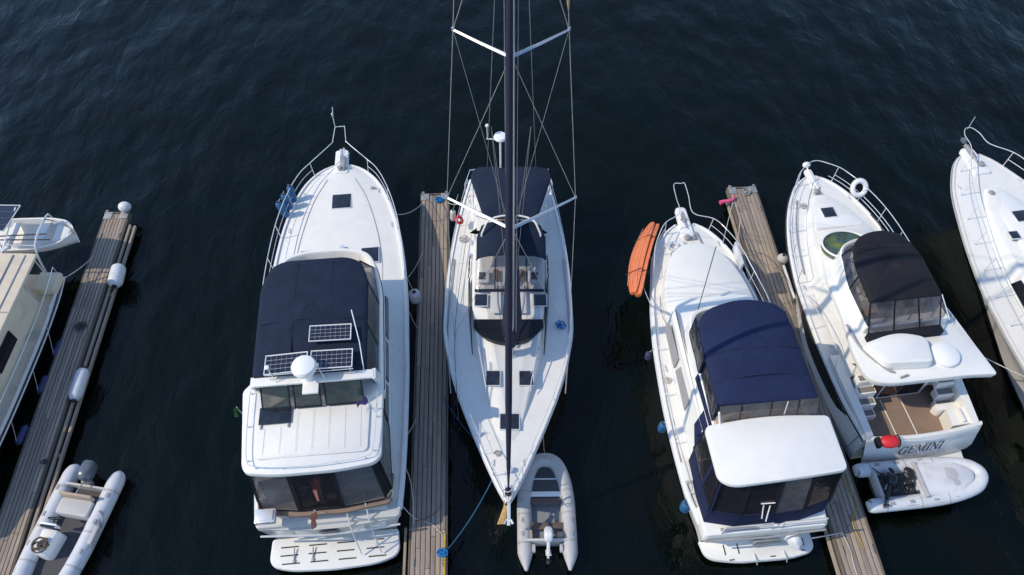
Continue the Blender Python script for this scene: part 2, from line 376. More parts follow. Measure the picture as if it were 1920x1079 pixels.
def fender(name_label, p0, p1, r, m, rope_to=None, group=None, cat='fender'):
    p0, p1 = V(p0), V(p1); d = p1 - p0; Ln = d.length; o = empty('fender', p0)
    prof = [(0, 0), (r * .25, .0), (r * .3, Ln * .04), (r * .7, Ln * .07), (r * .96, Ln * .16), (r, Ln * .25), (r, Ln * .75), (r * .96, Ln * .84), (r * .7, Ln * .93), (r * .3, Ln * .96), (r * .25, Ln), (0, Ln)]
    b = MB(); b.lathe(prof, (0, 0, 0), d, 16); b.build('fender_body', m, o)
    e = MB(); e.lathe([(r * .34, -.02), (r * .34, .05)], (0, 0, 0), d, 10); e.build('end_cap', 'rubber', o)
    e = MB(); e.lathe([(r * .34, 0), (r * .34, .07)], d * ((Ln - .05) / Ln), d, 10); e.build('end_cap', 'rubber', o)
    if rope_to:
        t = MB(); q = V(rope_to) - p0; top = d if (d.z > 0) else V((0, 0, 0)); t.tube([top, (top + q) / 2 + V((0, 0, -.02)), q], .009, 5, smooth=3); t.build('fender_rope', 'ropeW', o)
    tag(o, name_label, cat, group); return o
def rope(label, pts, r=.016, m='ropeW', sag=0., cat='mooring line', group=None, name='mooring_line'):
    P = [V(p) for p in pts]
    if sag and len(P) == 2:
        a, b = P; P = [a.lerp(b, t) - V((0, 0, sag * 4 * t * (1 - t))) for t in [i / 12 for i in range(13)]]
    o0 = P[0].copy(); b = MB(); b.tube([p - o0 for p in P], r, 6, smooth=4); o = b.build(name, m); o.location = o0
    tag(o, label, cat, group); return o
def coil(label, c, R_=.16, turns=3, r=.018, m='ropeB', cat='rope coil', name='rope_coil', seed=1):
    rnd = random.Random(seed); pts = []
    for i in range(turns * 14):
        t = i / 14 * 2 * math.pi; rr = R_ * (.6 + .4 * math.sin(i * .31 + seed)) + rnd.uniform(-.02, .02)
        pts.append((rr * math.cos(t), rr * math.sin(t) * .9, r + i / (turns * 14) * r * 3 + rnd.uniform(0, r)))
    b = MB(); b.tube(pts, r, 5, smooth=2); o = b.build(name, m); o.location = c; tag(o, label, cat); return o
def cleat(parent, p, rz=0, s=.13, m='steel'):
    b = MB(); M4 = Matrix.Translation(V(p)) @ Matrix.Rotation(rz, 4, 'Z')
    b.tube([M4 @ V((0, -s, .055)), M4 @ V((0, -s * .5, .06)), M4 @ V((0, s * .5, .06)), M4 @ V((0, s, .055))], .013, 6); b.tube([M4 @ V((0, -s * .35, 0)), M4 @ V((0, -s * .35, .06))], .014, 6); b.tube([M4 @ V((0, s * .35, 0)), M4 @ V((0, s * .35, .06))], .014, 6)
    return b.build('cleat', m, parent)
def solar(parent, c, wx, wy, rot=None, nx=9, ny=4, name='solar_panel', two=True):
    m = (rot or Matrix.Identity(4)); o = V(c)
    fr = MB(); t = .016
    for sx, sy, dx, dy in ((0, 1, wx, t), (0, -1, wx, t), (1, 0, t, wy - 2 * t), (-1, 0, t, wy - 2 * t)):
        fr.box(o + m @ V((sx * (wx / 2 - t / 2), sy * (wy / 2 - t / 2), 0)), (dx, dy, .035), 0, m)
    fr.box(o + m @ V((0, 0, -.006)), (wx - 2 * t, wy - 2 * t, .01), 0, m)
    p = fr.build(name, 'plastic', parent)
    ce = MB(); W_, H_ = wx - 3 * t, wy - 3 * t; cw, ch = W_ / nx, H_ / ny
    for i in range(nx):
        for j in range(ny):
            ce.box(o + m @ V((-W_ / 2 + cw * (i + .5), -H_ / 2 + ch * (j + .5), .004)), (cw - .012, ch - .012, .008), 0, m)
    ce.build('cells', 'cell', p); return p
def outboard(parent, loc, rz, s=1., cm='engine', tilt=0, name='outboard_motor'):
    Mx = Matrix.Translation(V(loc)) @ Matrix.Rotation(rz, 4, 'Z') @ Matrix.Rotation(tilt, 4, 'X') @ Matrix.Scale(s, 4)
    def tr(mb): bmesh.ops.transform(mb.bm, matrix=Mx, verts=mb.bm.verts); return mb
    poly = rp([(-.15, -.28, .1), (.15, -.28, .1), (.17, .12, .12), (.1, .26, .1), (-.1, .26, .1), (-.17, .12, .12)], .1)
    b = MB(); b.loft([[(x * .85, y * .85, .0) for x, y in poly], [(x, y, .08) for x, y in poly], [(x, y, .26) for x, y in poly], [(x * .93, y * .93, .33) for x, y in poly], [(x * .7, y * .7, .38) for x, y in poly], [(x * .3, y * .3, .395) for x, y in poly]])
    c = tr(b).build(name, cm, parent)
    l = MB(); l.prism(rp([(-.06, -.12), (.06, -.12), (.06, .12), (-.06, .12)], .04), -.55, .0); l.prism(rp([(-.03, -.16), (.03, -.16), (.03, .14), (-.03, .14)], .02), -.95, -.55); l.box((0, -.02, -.58), (.2, .36, .02), .006)
    l.lathe([(0, -.2), (.045, -.1), (.05, .05), (.03, .16), (0, .18)], (0, 0, -.82), (0, 1, 0), 10)
    tr(l).build('drive_leg', cm if cm != 'engine' else 'engine_black', c)
    pr = MB()
    for k in range(3):
        a = k * 2.094; pr.ell((math.cos(a) * .07, -.2, -.82 + math.sin(a) * .07), (.065, .012, .065), Matrix.Rotation(-a, 4, 'Y') @ Matrix.Rotation(.5, 4, 'X'), 8)
    tr(pr).build('propeller', 'engine_black', c)
    k = MB(); k.box((0, .2, -.08), (.2, .14, .3), .02); k.tube([(0, .2, .1), (0, .5, .16), (.02, .62, .16)], .02, 6)
    tr(k).build('clamp_bracket', 'iron', c); return c
def flag(parent, base, top, m, size, d=(1, 0, 0), name='flag', seed=0):
    p = MB(); p.tube([base, top], .012, 6); pole = p.build('flag_pole', 'steel', parent); d = V(d).normalized(); b = MB(); rows = []
    rnd = random.Random(seed); ph = rnd.random() * 6
    for i in range(9):
        s = i / 8; o = V(top).lerp(V(base), .02); row = []
        for j in range(6):
            u = j / 5; row.append(o + d * size[0] * s * .8 + V((-d.y, d.x, 0)) * .05 * math.sin(s * 7 + ph + u * 2) - V((0, 0, 1)) * (size[1] * u + .25 * size[0] * s))
        rows.append(row)
    b.loft(rows, False, False, closed=False); b.loft([[q + V((0, .003, .003)) for q in r] for r in rows], False, False, closed=False); b.build(name, m, pole); return pole

# ================================================================ WATER
def water():
    b = MB(); n = 60
    b.loft([[(-700, -300, 0), (-700, 1200, 0)], [(700, -300, 0), (700, 1200, 0)]], False, False, closed=False)
    m = bpy.data.materials.new('harbour_water'); m.use_nodes = True; t = m.node_tree; N = t.nodes; L = t.links; p = N['Principled BSDF']
    p.inputs['Roughness'].default_value = .06; p.inputs['IOR'].default_value = 1.33; p.inputs['Specular IOR Level'].default_value = .42
    tc = N.new('ShaderNodeTexCoord')
    n0 = N.new('ShaderNodeTexNoise'); n0.inputs['Scale'].default_value = .35; n0.inputs['Detail'].default_value = 6; L.new(tc.outputs['Object'], n0.inputs['Vector'])
    r = N.new('ShaderNodeValToRGB'); r.color_ramp.elements[0].position = .45; r.color_ramp.elements[1].position = .75
    r.color_ramp.elements[0].color = (.0007, .0028, .0016, 1); r.color_ramp.elements[1].color = (.0026, .0036, .0022, 1); L.new(n0.outputs['Fac'], r.inputs[0]); L.new(r.outputs[0], p.inputs['Base Color'])
    def noise(scale, st, rot, det=3, dist=.0):
        mp = N.new('ShaderNodeMapping'); mp.inputs['Scale'].default_value = st; mp.inputs['Rotation'].default_value = (0, 0, rot); L.new(tc.outputs['Object'], mp.inputs[0])
        q = N.new('ShaderNodeTexNoise'); q.inputs['Scale'].default_value = scale; q.inputs['Detail'].default_value = det; q.inputs['Roughness'].default_value = .6; q.inputs['Distortion'].default_value = dist
        L.new(mp.outputs[0], q.inputs['Vector']); return q.outputs['Fac']
    a = noise(1.5, (1, .5, 1), R(25), 4, .4); b2 = noise(.32, (1, .6, 1), R(-15), 2); c = noise(6., (1, .6, 1), R(35), 3, .2)
    def math_(op, x, y):
        k = N.new('ShaderNodeMath'); k.operation = op
        for i, v in enumerate((x, y)):
            if isinstance(v, (int, float)): k.inputs[i].default_value = v
            else: L.new(v, k.inputs[i])
        return k.outputs[0]
    h = math_('ADD', math_('MULTIPLY', a, .06), math_('ADD', math_('MULTIPLY', b2, .32), math_('MULTIPLY', c, .004)))
    bp = N.new('ShaderNodeBump'); bp.inputs['Strength'].default_value = 1.; bp.inputs['Distance'].default_value = 1.; L.new(h, bp.inputs['Height']); L.new(bp.outputs[0], p.inputs['Normal'])
    o = b.build('water', m); tag(o, kind='structure'); return o
water()

# ================================================================ FINGER DOCKS
def dock(loc, rz, hw, label, L=24., whl=(), whr=(), z=.5, seed=1, yellow=False):
    root = empty('finger_dock', (loc[0], loc[1], 0), rz); tag(root, label, 'dock', 'wooden finger docks between the boats'); rnd = random.Random(seed)
    nb = 7; bw = 2 * hw / nb; d = MB()
    for i in range(nb):
        x = -hw + bw * (i + .5); y = -L + rnd.uniform(-2, 0)
        while y < -.02:
            y2 = min(0, y + rnd.uniform(3.4, 4.6)); zz = z - .02 + rnd.uniform(-.004, .004)
            d.box((x + rnd.uniform(-.003, .003), (y + y2) / 2, zz), (bw - .02, y2 - y - .012, .04), .005); y = y2
    d.build('decking', 'wood', root)
    for sx in (-1, 1):
        b = MB(); b.box((sx * (hw + .03), -L / 2 + .05, z - .13), (.055, L, .24), .008); b.build('side_beam', 'beam', root)
        b = MB(); b.box((sx * hw * .45, -L / 2, z - .16), (.1, L - .3, .2)); b.build('joist', 'beam', root)
    b = MB(); b.box((0, .06, z - .12), (2 * hw + .12, .06, .26), .01); b.build('end_beam', 'beam', root)
    for x, zz in whl + whr:
        b = MB(); b.box((x, -L / 2 - .2, zz), (.085, L - .6, .12), .01); b.build('outer_beam', 'wood', root)
    if whl + whr:
        k = -.6
        while k > -L:
            for x in ([whl[-1][0]] if whl else []) + ([whr[-1][0]] if whr else []):
                b = MB(); b.box(((x + math.copysign(hw, x)) / 2, k, z - .22), (abs(x) - hw + .04, .12, .08), .01); b.build('bracket', 'iron', root)
            k -= 3.1
    k = -.9
    while k > -L:
        b = MB(); b.box((0, k, .02), (2 * hw - .1, 1.5, .52), .06); b.build('float', 'floatm', root); k -= 2.6
    for sx in (-1, 1):
        b = MB(); b.box((sx * (hw - .12), -.1, z + .02), (.3, .34, .03), .006); b.box((sx * (hw - .05), .1, z - .02), (.1, .06, .2), .01); b.build('corner_bracket', 'iron', root)
    for y in (-1.1, -5.5, -10.2, -14.2):
        for sx in (-1, 1): cleat(root, (sx * (hw - .09), y, z), 0, .14, 'iron')
    if yellow:
        b = MB(); b.box((hw - .02, -15.6, z + .012), (.05, 4.4, .02), .004); b.build('edge_strip', 'yellow', root)
    return root
dL = dock((-15.1, 20.38), 2.3, .42, 'left wooden finger dock with a white ball fender on its end', whr=((.58, .36), (.74, .3)), seed=3)
dM = dock((-3.0, 21.35), 2.45, .5, 'middle wooden finger dock beside the sailing yacht', seed=5, yellow=True)
dR = dock((9.02, 21.7), 3.5, .52, 'right-hand wooden finger dock with a pink float on its end', whl=((-.66, .3),), seed=8)

# ================================================================ AFT CABIN MOTOR YACHT (left of the middle dock)
def aft_cabin_yacht():
    A = empty('motor_yacht', (-5.04, 7.13, 0), 5.3)
    tag(A, 'white aft cabin yacht with navy canvas top, three solar panels and round radar dome', 'motor yacht')
    st = [(1.0, 2.02, 1.62, 1.75), (2, 2.12, 1.62, 1.85), (4, 2.24, 1.64, 1.98), (6, 2.3, 1.66, 2.02), (8, 2.31, 1.7, 1.95), (9.7, 2.24, 1.76, 1.72), (11, 2.1, 1.82, 1.4), (12, 1.9, 1.88, 1.05), (12.9, 1.62, 1.93, .7), (13.5, 1.34, 1.96, .45), (13.95, .98, 1.98, .25), (14.22, .62, 2.0, .12), (14.36, .3, 2.0, .05), (14.4, .12, 2.0, .03)]
    f, Y, hull = make_hull(A, st, 14.4, rake=1.5, camber=.14)
    # foredeck seams
    for sd in (-1, 1):
        b = MB(); b.tube([(sd * .5, 13.6, 2.1), (sd * .95, 12.6, 2.02), (sd * 1.3, 11.2, 1.93), (sd * 1.48, 9.9, 1.85), (sd * 1.5, 9.0, 1.81)], .009, 5, smooth=4); b.build('deck_seam', 'seam', A)
    hatch(A, .05, 12.52, 2.03, .66, .66); hatch(A, 1.08, 10.05, 1.885, .58, .62); hatch(A, -1.0, 10.1, 1.885, .58, .6)
    b = MB(); b.lathe([(.05, 0), (.05, .05), (.1, .07), (.1, .13), (0, .15)], (.12, 10.35, 1.93)); b.build('deck_vent', 'steel', A)
    # bow pulpit plank, windlass, anchor
    b = MB(); b.prism(rp([(-.26, 13.85), (.26, 13.85), (.24, 15.05, .12), (-.24, 15.05, .12)], .1), 2.02, 2.16, .03); b.build('bow_platform', 'gel', A)
    b = MB(); b.box((0, 14.85, 2.17), (.14, .42, .02)); b.lathe([(.05, -.09), (.03, 0), (.05, .09)], (0, 15.07, 2.14), (1, 0, 0), 10); b.build('anchor_roller', 'steel', A)
    b = MB(); b.box((.05, 14.3, 2.2), (.2, .7, .12), .03); b.lathe([(.07, 0), (.05, .05), (.05, .09), (.08, .13), (.08, .16), (0, .17)], (-.05, 14.0, 2.16)); b.lathe([(.07, 0), (.07, .06), (0, .07)], (.17, 14.1, 2.2), (1, 0, 0)); b.build('windlass', 'iron', A)
    b = MB(); b.tube([(0, 14.4, 2.21), (0, 15.1, 2.17), (0, 15.4, 1.95)], .018, 5); b.tube([(-.2, 15.25, 1.75), (0, 15.45, 1.9), (.2, 15.25, 1.75)], .03, 5); b.build('anchor', 'iron', A)
    b = MB(); b.tube([(-.17, 15.6, 2.78), (-.2, 15.8, 3.2), (-.16, 15.95, 3.5)], .015, 5); b.lathe([(0, 0), (.05, .05), (.04, .16), (0, .2)], (-.2, 15.8, 3.15)); b.build('bow_light_staff', 'alu', A)
    # rails
    r1 = railing(A, f, Y, [4.2, 5.5, 7, 8.5, 9.7, 11, 12, 12.9, 13.5, 13.9], .72, (-1, 1), lean=.06, inb=.05, post=1.3, extra=[(.3, 14.8, 2.74), (.24, 14.95, 2.76), (.18, 15.62, 2.78), (.16, 15.66, 2.78), (0, 15.67, 2.78)])
    # deckhouse, side windows
    ho = rp(mir([(.9, 8.75), (1.45, 8.5), (1.66, 7.8), (1.74, 6), (1.76, 3.8), (1.72, 1.35)]), .3)
    b = MB(); b.prism(ho, 1.7, 3.15, .06, .06); b.build('deckhouse', 'gel', A)
    for sd in (-1, 1):
        for y0, y1, za, zb in ((6.2, 7.7, 2.35, 2.85), (4.7, 6.0, 2.3, 2.95), (3.4, 4.5, 2.3, 2.95)):
            b = MB(); x = sd * 1.765
            b.slab([(x, y0, za), (x, y1, za + .12), (x - sd * .04, y1 - .15, zb), (x - sd * .04, y0, zb)], .03); b.build('side_window', 'glass', A)
    # flybridge coaming
    out = rp(mir([(.75, 8.88, .5), (1.5, 8.55, .7), (1.76, 7.2, .4), (1.8, 3.75, .1)]), .3, 7)
    inn = inset(out, .2)
    b = MB(); b.loft([[(x * .98, y, 3.0) for x, y in out], [(x, y, 3.2) for x, y in out], [(x, y, 3.78) for x, y in inset(out, .03)], [(x, y, 3.84) for x, y in inset(out, .07)], [(x, y, 3.84) for x, y in inset(out, .16)], [(x, y, 3.78) for x, y in inn], [(x, y, 3.24) for x, y in inn]]); b.build('flybridge_coaming', 'gel', A)
    b = MB(); b.tube([(x, y, 3.5) for x, y in inset(out, .005)][2:-2], .014, 5); b.build('styling_line', 'navyfender', A)
    b = MB(); b.prism(rp([(-1.2, 4.4), (1.2, 4.4), (1.2, 5.1), (-1.2, 5.1)], .15), 3.24, 3.75, .06); b.prism(rp([(-.2, 6.2), (.5, 6.2), (.5, 6.9), (-.2, 6.9)], .15), 3.24, 3.9, .06); b.build('bench_seat', 'tan', A)
    b = MB(); b.prism(rp([(-1.1, 7.4), (1.1, 7.4), (.9, 8.2), (-.9, 8.2)], .2), 3.24, 3.95, .05); b.build('helm_console', 'gel', A)
    # canvas top
    cp = rp([(-1.5, 3.62, .12), (1.5, 3.62, .12), (1.52, 6.6, .3), (1.25, 7.42, .5), (-1.25, 7.42, .5), (-1.52, 6.6, .3)], .3, 7)
    rip = lambda x, y: .012 * math.sin(y * 4.2) + .01 * math.sin(x * 9 + y * 2) * math.exp(-((y - 5) / 1.4) ** 2)
    b = canopy(cp, 4.98, .12, .17, .1, .012, hw=1.52, yc=5.5, hy=1.95, seed=2, ripple=rip); cv = b.build('canvas_top', 'navy', A, 50)
    seams(cv, [((-.5, 3.75), (-.5, 7.25)), ((.5, 4.95), (.5, 7.25)), ((-1.38, 6.5), (1.38, 6.5)), ((-1.4, 5.2), (1.4, 5.2))], 'navy_seam')
    # clear sides of the flybridge enclosure
    for sd in (-1, 1):
        for y0, y1 in ((3.7, 5.05), (5.1, 6.55)):
            b = MB(); pts = [(sd * 1.66, y0, 3.84), (sd * 1.66, y1, 3.84), (sd * 1.5, y1, 4.9), (sd * 1.5, y0, 4.9)]; b.slab(pts, .008); v = b.build('side_curtain', 'vinyl', A)
            b = MB(); b.frame([V(p) * 1 for p in pts], -.05, .02); b.build('curtain_edge', 'navy', v)
        b = MB(); pts = [(sd * 1.66, 6.6, 3.84), (sd * 1.5, 7.9, 3.84), (sd * 1.25, 7.35, 4.9), (sd * 1.5, 6.6, 4.9)]; b.slab(pts, .008); v = b.build('side_curtain', 'vinyl', A)
        b = MB(); b.frame(pts, -.05, .02); b.build('curtain_edge', 'navy', v)
    b = MB(); b.slab([(-1.45, 7.95, 3.84), (1.45, 7.95, 3.84), (1.22, 7.38, 4.92), (-1.22, 7.38, 4.92)], .008); b.build('front_curtain', 'vinyl', A)
    # radar arch
    b = MB(); b.box((.1, 3.48, 4.92), (3.2, .26, .09), .03)
    for sd in (-1, 1): b.loft([[(.1 + sd * 1.6 + dx, y + dy, z) for dx, dy in ((-.04, -.16), (.04, -.16), (.04, .16), (-.04, .16))] for y, z in ((3.48, 4.94), (3.8, 4.1), (4.1, 3.5), (4.3, 3.2))])
    b.box((.05, 3.2, 4.93), (.42, .36, .07), .02)
    arch = b.build('radar_arch', 'gel', A)
    b = MB(); b.lathe([(0, 0), (.25, .0), (.31, .04), (.33, .1), (.33, .16), (.29, .23), (.18, .27), (0, .285)], (-.02, 3.5, 5.38), seg=28); b.lathe([(.16, -.44), (.1, -.1), (.16, 0)], (-.02, 3.5, 5.38)); b.build('radar_dome', 'plastic', arch)
    for x, h, tip in ((-.85, .55, .06), (.42, .5, .05)):
        b = MB(); b.tube([(x, 3.42, 4.95), (x - .12, 3.55, 4.95 + h)], .012, 6); b.lathe([(0, 0), (tip, .01), (tip, .05), (0, .08)], (x - .12, 3.55, 4.95 + h)); b.build('gps_antenna', 'plastic', arch)
    b = MB(); b.tube([(1.45, 3.5, 4.95), (1.35, 4.3, 5.25), (1.15, 5.2, 5.5)], .014, 6); b.build('whip_antenna', 'plastic', arch)
    # solar panels on the canvas
    t = Matrix.Rotation(R(-2), 4, 'X')
    solar(A, (.57, 4.63, 5.32), 1.12, .52, t @ Matrix.Rotation(R(2), 4, 'Y'), 8, 4); solar(A, (-.56, 3.8, 5.27), 1.12, .6, t @ Matrix.Rotation(R(-3), 4, 'Y'), 8, 4); solar(A, (.63, 3.82, 5.28), 1.1, .58, t @ Matrix.Rotation(R(2), 4, 'Y'), 8, 4)
    b = MB()
    for x in (-1.0, -.1, .1, 1.1): b.tube([(x, 3.55, 5.24), (x, 3.5, 4.95)], .012, 5)
    b.tube([(-1.1, 3.5, 5.22), (1.2, 3.5, 5.23)], .014, 5); b.build('panel_mount', 'alu', arch)
    # sloping aft windscreen between arch and hardtop
    xs = [-1.42, -.55, .28, 1.42]
    for i in range(3):
        x0, x1 = xs[i] + .05, xs[i + 1] - .05; pts = [(x0, 3.03, 4.22), (x1, 3.03, 4.22), (x1 * .97 + .02, 3.42, 4.86), (x0 * .97 + .02, 3.42, 4.86)]
        b = MB(); b.slab(pts, .012); v = b.build('windscreen_pane', 'screen', A); b = MB(); b.frame(pts, .035, .03); b.build('pane_frame', 'black', v)
    # hardtop over the aft deck
    ht = rp([(-1.98, 3.72, .1), (-1.78, 1.5, .15), (-1.66, 1.3, .15), (-.9, 1.17, .4), (.7, 1.17, .4), (1.62, 1.3, .15), (1.8, 1.5, .15), (1.84, 3.7, .1), (1.55, 4.12, .1), (-1.62, 4.12, .1)], .12)
    b = MB(); b.prism(ht, 3.98, 4.14, .035, .0, lambda x, y: .05 * (1 - (x / 1.9) ** 2)); top = b.build('hardtop', 'gel', A)
    for k in range(7):
        x = -1.25 + .42 * k; b = MB(); b.tube([(x, 1.75, 4.186 + .05 * (1 - (x / 1.9) ** 2)), (x, 2.5 if x < -.6 else 2.95, 4.186 + .05 * (1 - (x / 1.9) ** 2))], .004, 4); b.build('panel_groove', 'lightseam', top)
    g = rp([(-1.55, 3.0), (-1.46, 1.62), (1.45, 1.62), (1.5, 3.0)], .15); b = MB(); b.prism(g, 4.16, 4.185, .01, 0, lambda x, y: .05 * (1 - (x / 1.9) ** 2)); b.build('hardtop_panel', 'deck', top)
    rail_pts = [(-1.72, 3.6), (-1.7, 2.6), (-1.62, 1.62), (-1.4, 1.4), (-.7, 1.32), (0, 1.3), (.7, 1.34), (1.4, 1.42), (1.6, 1.62), (1.68, 2.6), (1.72, 3.6)]
    b = MB(); b.tube([(x, y, 4.29) for x, y in rail_pts], .013, 6, smooth=3)
    for x, y in rail_pts: b.tube([(x, y, 4.14), (x, y, 4.29)], .014, 6); b.lathe([(.03, 0), (.03, .015), (0, .016)], (x, y, 4.15), seg=8)
    b.build('handrail', 'steel', top)
    b = MB(); b.box((-1.0, 2.84, 4.25), (.84, .5, .03), .01); v = b.build('folded_screen_panel', 'hatch', top)
    b = MB()
    for x in (-1.36, -.64): b.box((x, 2.6, 4.24), (.03, .26, .03))
    b.build('panel_arm', 'iron', v)
    # aft deck enclosure
    ao = [(-1.72, 3.3), (-1.84, 1.38), (-1.7, 1.12), (-.65, .98), (.5, .98), (1.65, 1.12), (1.84, 1.4), (1.76, 3.3)]; at = [(-1.66, 3.3), (-1.68, 1.55), (-1.56, 1.36), (-.62, 1.25), (.5, 1.25), (1.5, 1.36), (1.68, 1.55), (1.68, 3.3)]
    for i in range(7):
        a, c = V((*ao[i], 2.2)), V((*ao[i + 1], 2.2)); d, e = V((*at[i + 1], 4.0)), V((*at[i], 4.0))
        if (a - c).length < .45: 
            b = MB(); b.slab([a, c, d, e], .02); b.build('corner_strip', 'black', A); continue
        b = MB(); b.slab([a, c, d, e], .01); v = b.build('enclosure_window', 'tint' if i == 3 else 'vinyl', A)
        b = MB(); b.frame([a, c, d, e], -.06, .03); b.build('window_edge', 'black', v)
    b = MB(); b.loft([[(x, y, 1.7) for x, y in ao], [(x * 1.005, y, 2.2) for x, y in ao]], False, False, closed=False); b.slab([(x, y, 2.2) for x, y in ao], .03); b.build('aft_coaming', 'cream', A)
    b = MB(); b.box((-.9, 1.9, 2.6), (.7, .6, .5), .08); b.box((.9, 2.0, 2.5), (.6, .6, .5), .08); b.build('deck_chair', 'tan', A)
    b = MB(); b.lathe([(.05, 0), (.05, .6), (.42, .62), (.42, .66), (0, .67)], (-.5, 1.75, 2.1), seg=20); b.build('round_table', 'plastic', A)
    b = MB(); b.loft([[(-.15, 1.22, 3.6), (.1, 1.22, 3.6)], [(-.2, 1.08, 2.5), (.12, 1.08, 2.5)]], False, False, closed=False); b.slab([(-.16, 1.215, 3.7), (.05, 1.215, 3.7), (.1, 1.06, 2.6), (-.12, 1.04, 2.6)], .02); b.build('red_cloth', 'flagred', A)
    # side boarding strips and stern
    b = MB(); b.prism(rp([(-2.0, .78), (2.0, .78), (2.02, 1.3), (-2.02, 1.3)], .15), 1.45, 1.66, .05); b.build('stern_deck', 'sternshade', A)
    b = MB(); b.prism(rp([(-1.78, 1.02), (-.7, .86), (.6, .86), (1.78, 1.02), (1.9, 1.9), (-1.9, 1.9)], .1), 2.0, 2.1, .02); b.build('sill_board', 'sole', A)
    for x in (-1.3, -.75, .75, 1.35):
        b = MB(); b.box((x, .80 if abs(x) > 1 else .75, 1.1), (.42, .04, .5), .015); b.build('transom_locker', 'gel', A)
    b = MB(); b.loft([[(-1.95, .8, 1.5), (-.4, .66, 1.5), (.4, .66, 1.5), (1.95, .8, 1.5), (1.9, 1.2, 1.5), (-1.9, 1.2, 1.5)], [(-1.75, .95, .4), (-.4, .84, .4), (.4, .84, .4), (1.75, .95, .4), (1.7, 1.2, .4), (-1.7, 1.2, .4)]]); b.build('transom', 'sternshade', A)
    b = MB(); b.slab([(-.28, .62, 1.42), (.24, .62, 1.42), (.22, .72, .85), (-.22, .72, .85)], .03); b.build('transom_door', 'hatch', A)
    b = MB(); b.tube([(-1.95, .72, 1.2), (-.4, .62, 1.2), (.4, .62, 1.2), (1.95, .72, 1.2)], .03, 6, smooth=4); b.build('transom_rail', 'steel', A)
    sp = rp([(-1.82, .9, .1), (-1.86, .12, .3), (-1.2, -.06, .3), (0, -.12, .3), (1.2, -.06, .3), (1.86, .14, .3), (1.82, .9, .1)], .2, 6)
    b = MB(); b.prism(sp, .28, .42, .04); plat = b.build('swim_platform', 'deck', A)
    for y in (.62, .38, .14):
        for x in (-1.3, -.5, .3, 1.15):
            b = MB(); b.box((x + (.06 if y < .3 else 0), y, .425), (.5, .035, .012)); b.build('platform_slot', 'rubber', plat)
    b = MB()
    for x in (-1.15, -.62): b.tube([(x, .2, .43), (x, .55, .5)], .02, 5); b.lathe([(.05, 0), (.05, .03), (0, .04)], (x, .2, .42), seg=10)
    b.build('tender_chock', 'iron', plat)
    # ladder / davits on the stern
    for x in (.62, 1.18):
        b = MB(); b.tube([(x - .1, 1.25, 2.5), (x - .06, .95, 2.0), (x, .6, 1.4), (x + .16, .2, .5)], .02, 6, smooth=3); b.lathe([(.035, 0), (.035, .3), (0, .31)], (x - .1, 1.28, 2.1)); b.build('ladder_rail', 'steel', A)
    b = MB()
    for t_ in (.15, .38, .6, .82): b.tube([(.56 + .2 * t_, 1.15 - .85 * t_, 2.3 - 1.75 * t_), (1.12 + .2 * t_, 1.15 - .85 * t_, 2.3 - 1.75 * t_)], .016, 5)
    b.build('ladder_rung', 'steel', A)
    # barbecue on the port quarter
    b = MB(); b.box((-1.55, .84, 2.3), (.56, .4, .2), .05); b.box((-1.55, .84, 2.41), (.44, .28, .04), .015); b.tube([(-1.5, .9, 2.2), (-1.5, 1.1, 1.8)], .02, 6); q = b.build('stern_barbecue', 'steel', A)
    b = MB(); b.tube([(-1.7, .66, 2.34), (-1.7, .6, 2.36), (-1.36, .6, 2.36), (-1.36, .66, 2.34)], .012, 5); b.build('barbecue_handle', 'steel', q)
    flag(A, (.05, .95, 1.85), (-.1, .62, 3.0), 'flagred', (.4, .55), (-.4, -.8, 0), seed=3)
    flag(A, (1.62, 2.75, 4.1), (1.5, 2.9, 4.75), 'flagblue', (.4, .24), (-.9, -.35, 0), seed=5)
    flag(A, (-1.98, 3.2, 3.4), (-2.12, 3.3, 4.05), 'green', (.2, .3), (-.5, -.6, 0), seed=8)
    for y in (13.0, 11.4, 6.2, 1.9):
        for sd in (-1, 1): cleat(A, (sd * (f(y, 1) - .25), y, f(y, 2) + .03), 0, .12)
    b = MB(); b.box((1.15, 13.1, 2.03), (.16, .1, .04), .01); b.build('deck_filler', 'iron', A)
    return A, f
A, fA = aft_cabin_yacht()
for i, (x, y, z, dx, dy) in enumerate(((-1.72, 12.75, 1.9, .1, .1), (-1.84, 12.45, 1.88, .02, .03), (-1.93, 12.1, 1.88, -.05, 0))):
    p = W(A, (x + .02, y, z)); fender(['foremost blue fender in the rack on the port bow rail of the aft cabin yacht', 'middle blue fender in the rack on the port bow rail of the aft cabin yacht', 'rearmost blue fender in the rack on the port bow rail of the aft cabin yacht'][i], p, W(A, (x + dx - .08, y + dy, z + .8)), .13, 'bluefender', W(A, (x, y, z + .95)), 'blue fenders racked on the bow rail')
fender('grey ball fender hanging between the aft cabin yacht and the middle dock', W(A, (2.5, 9.0, .45)), W(A, (2.48, 9.0, 1.0)), .2, 'whitefender', W(A, (2.26, 9.2, 1.8)))

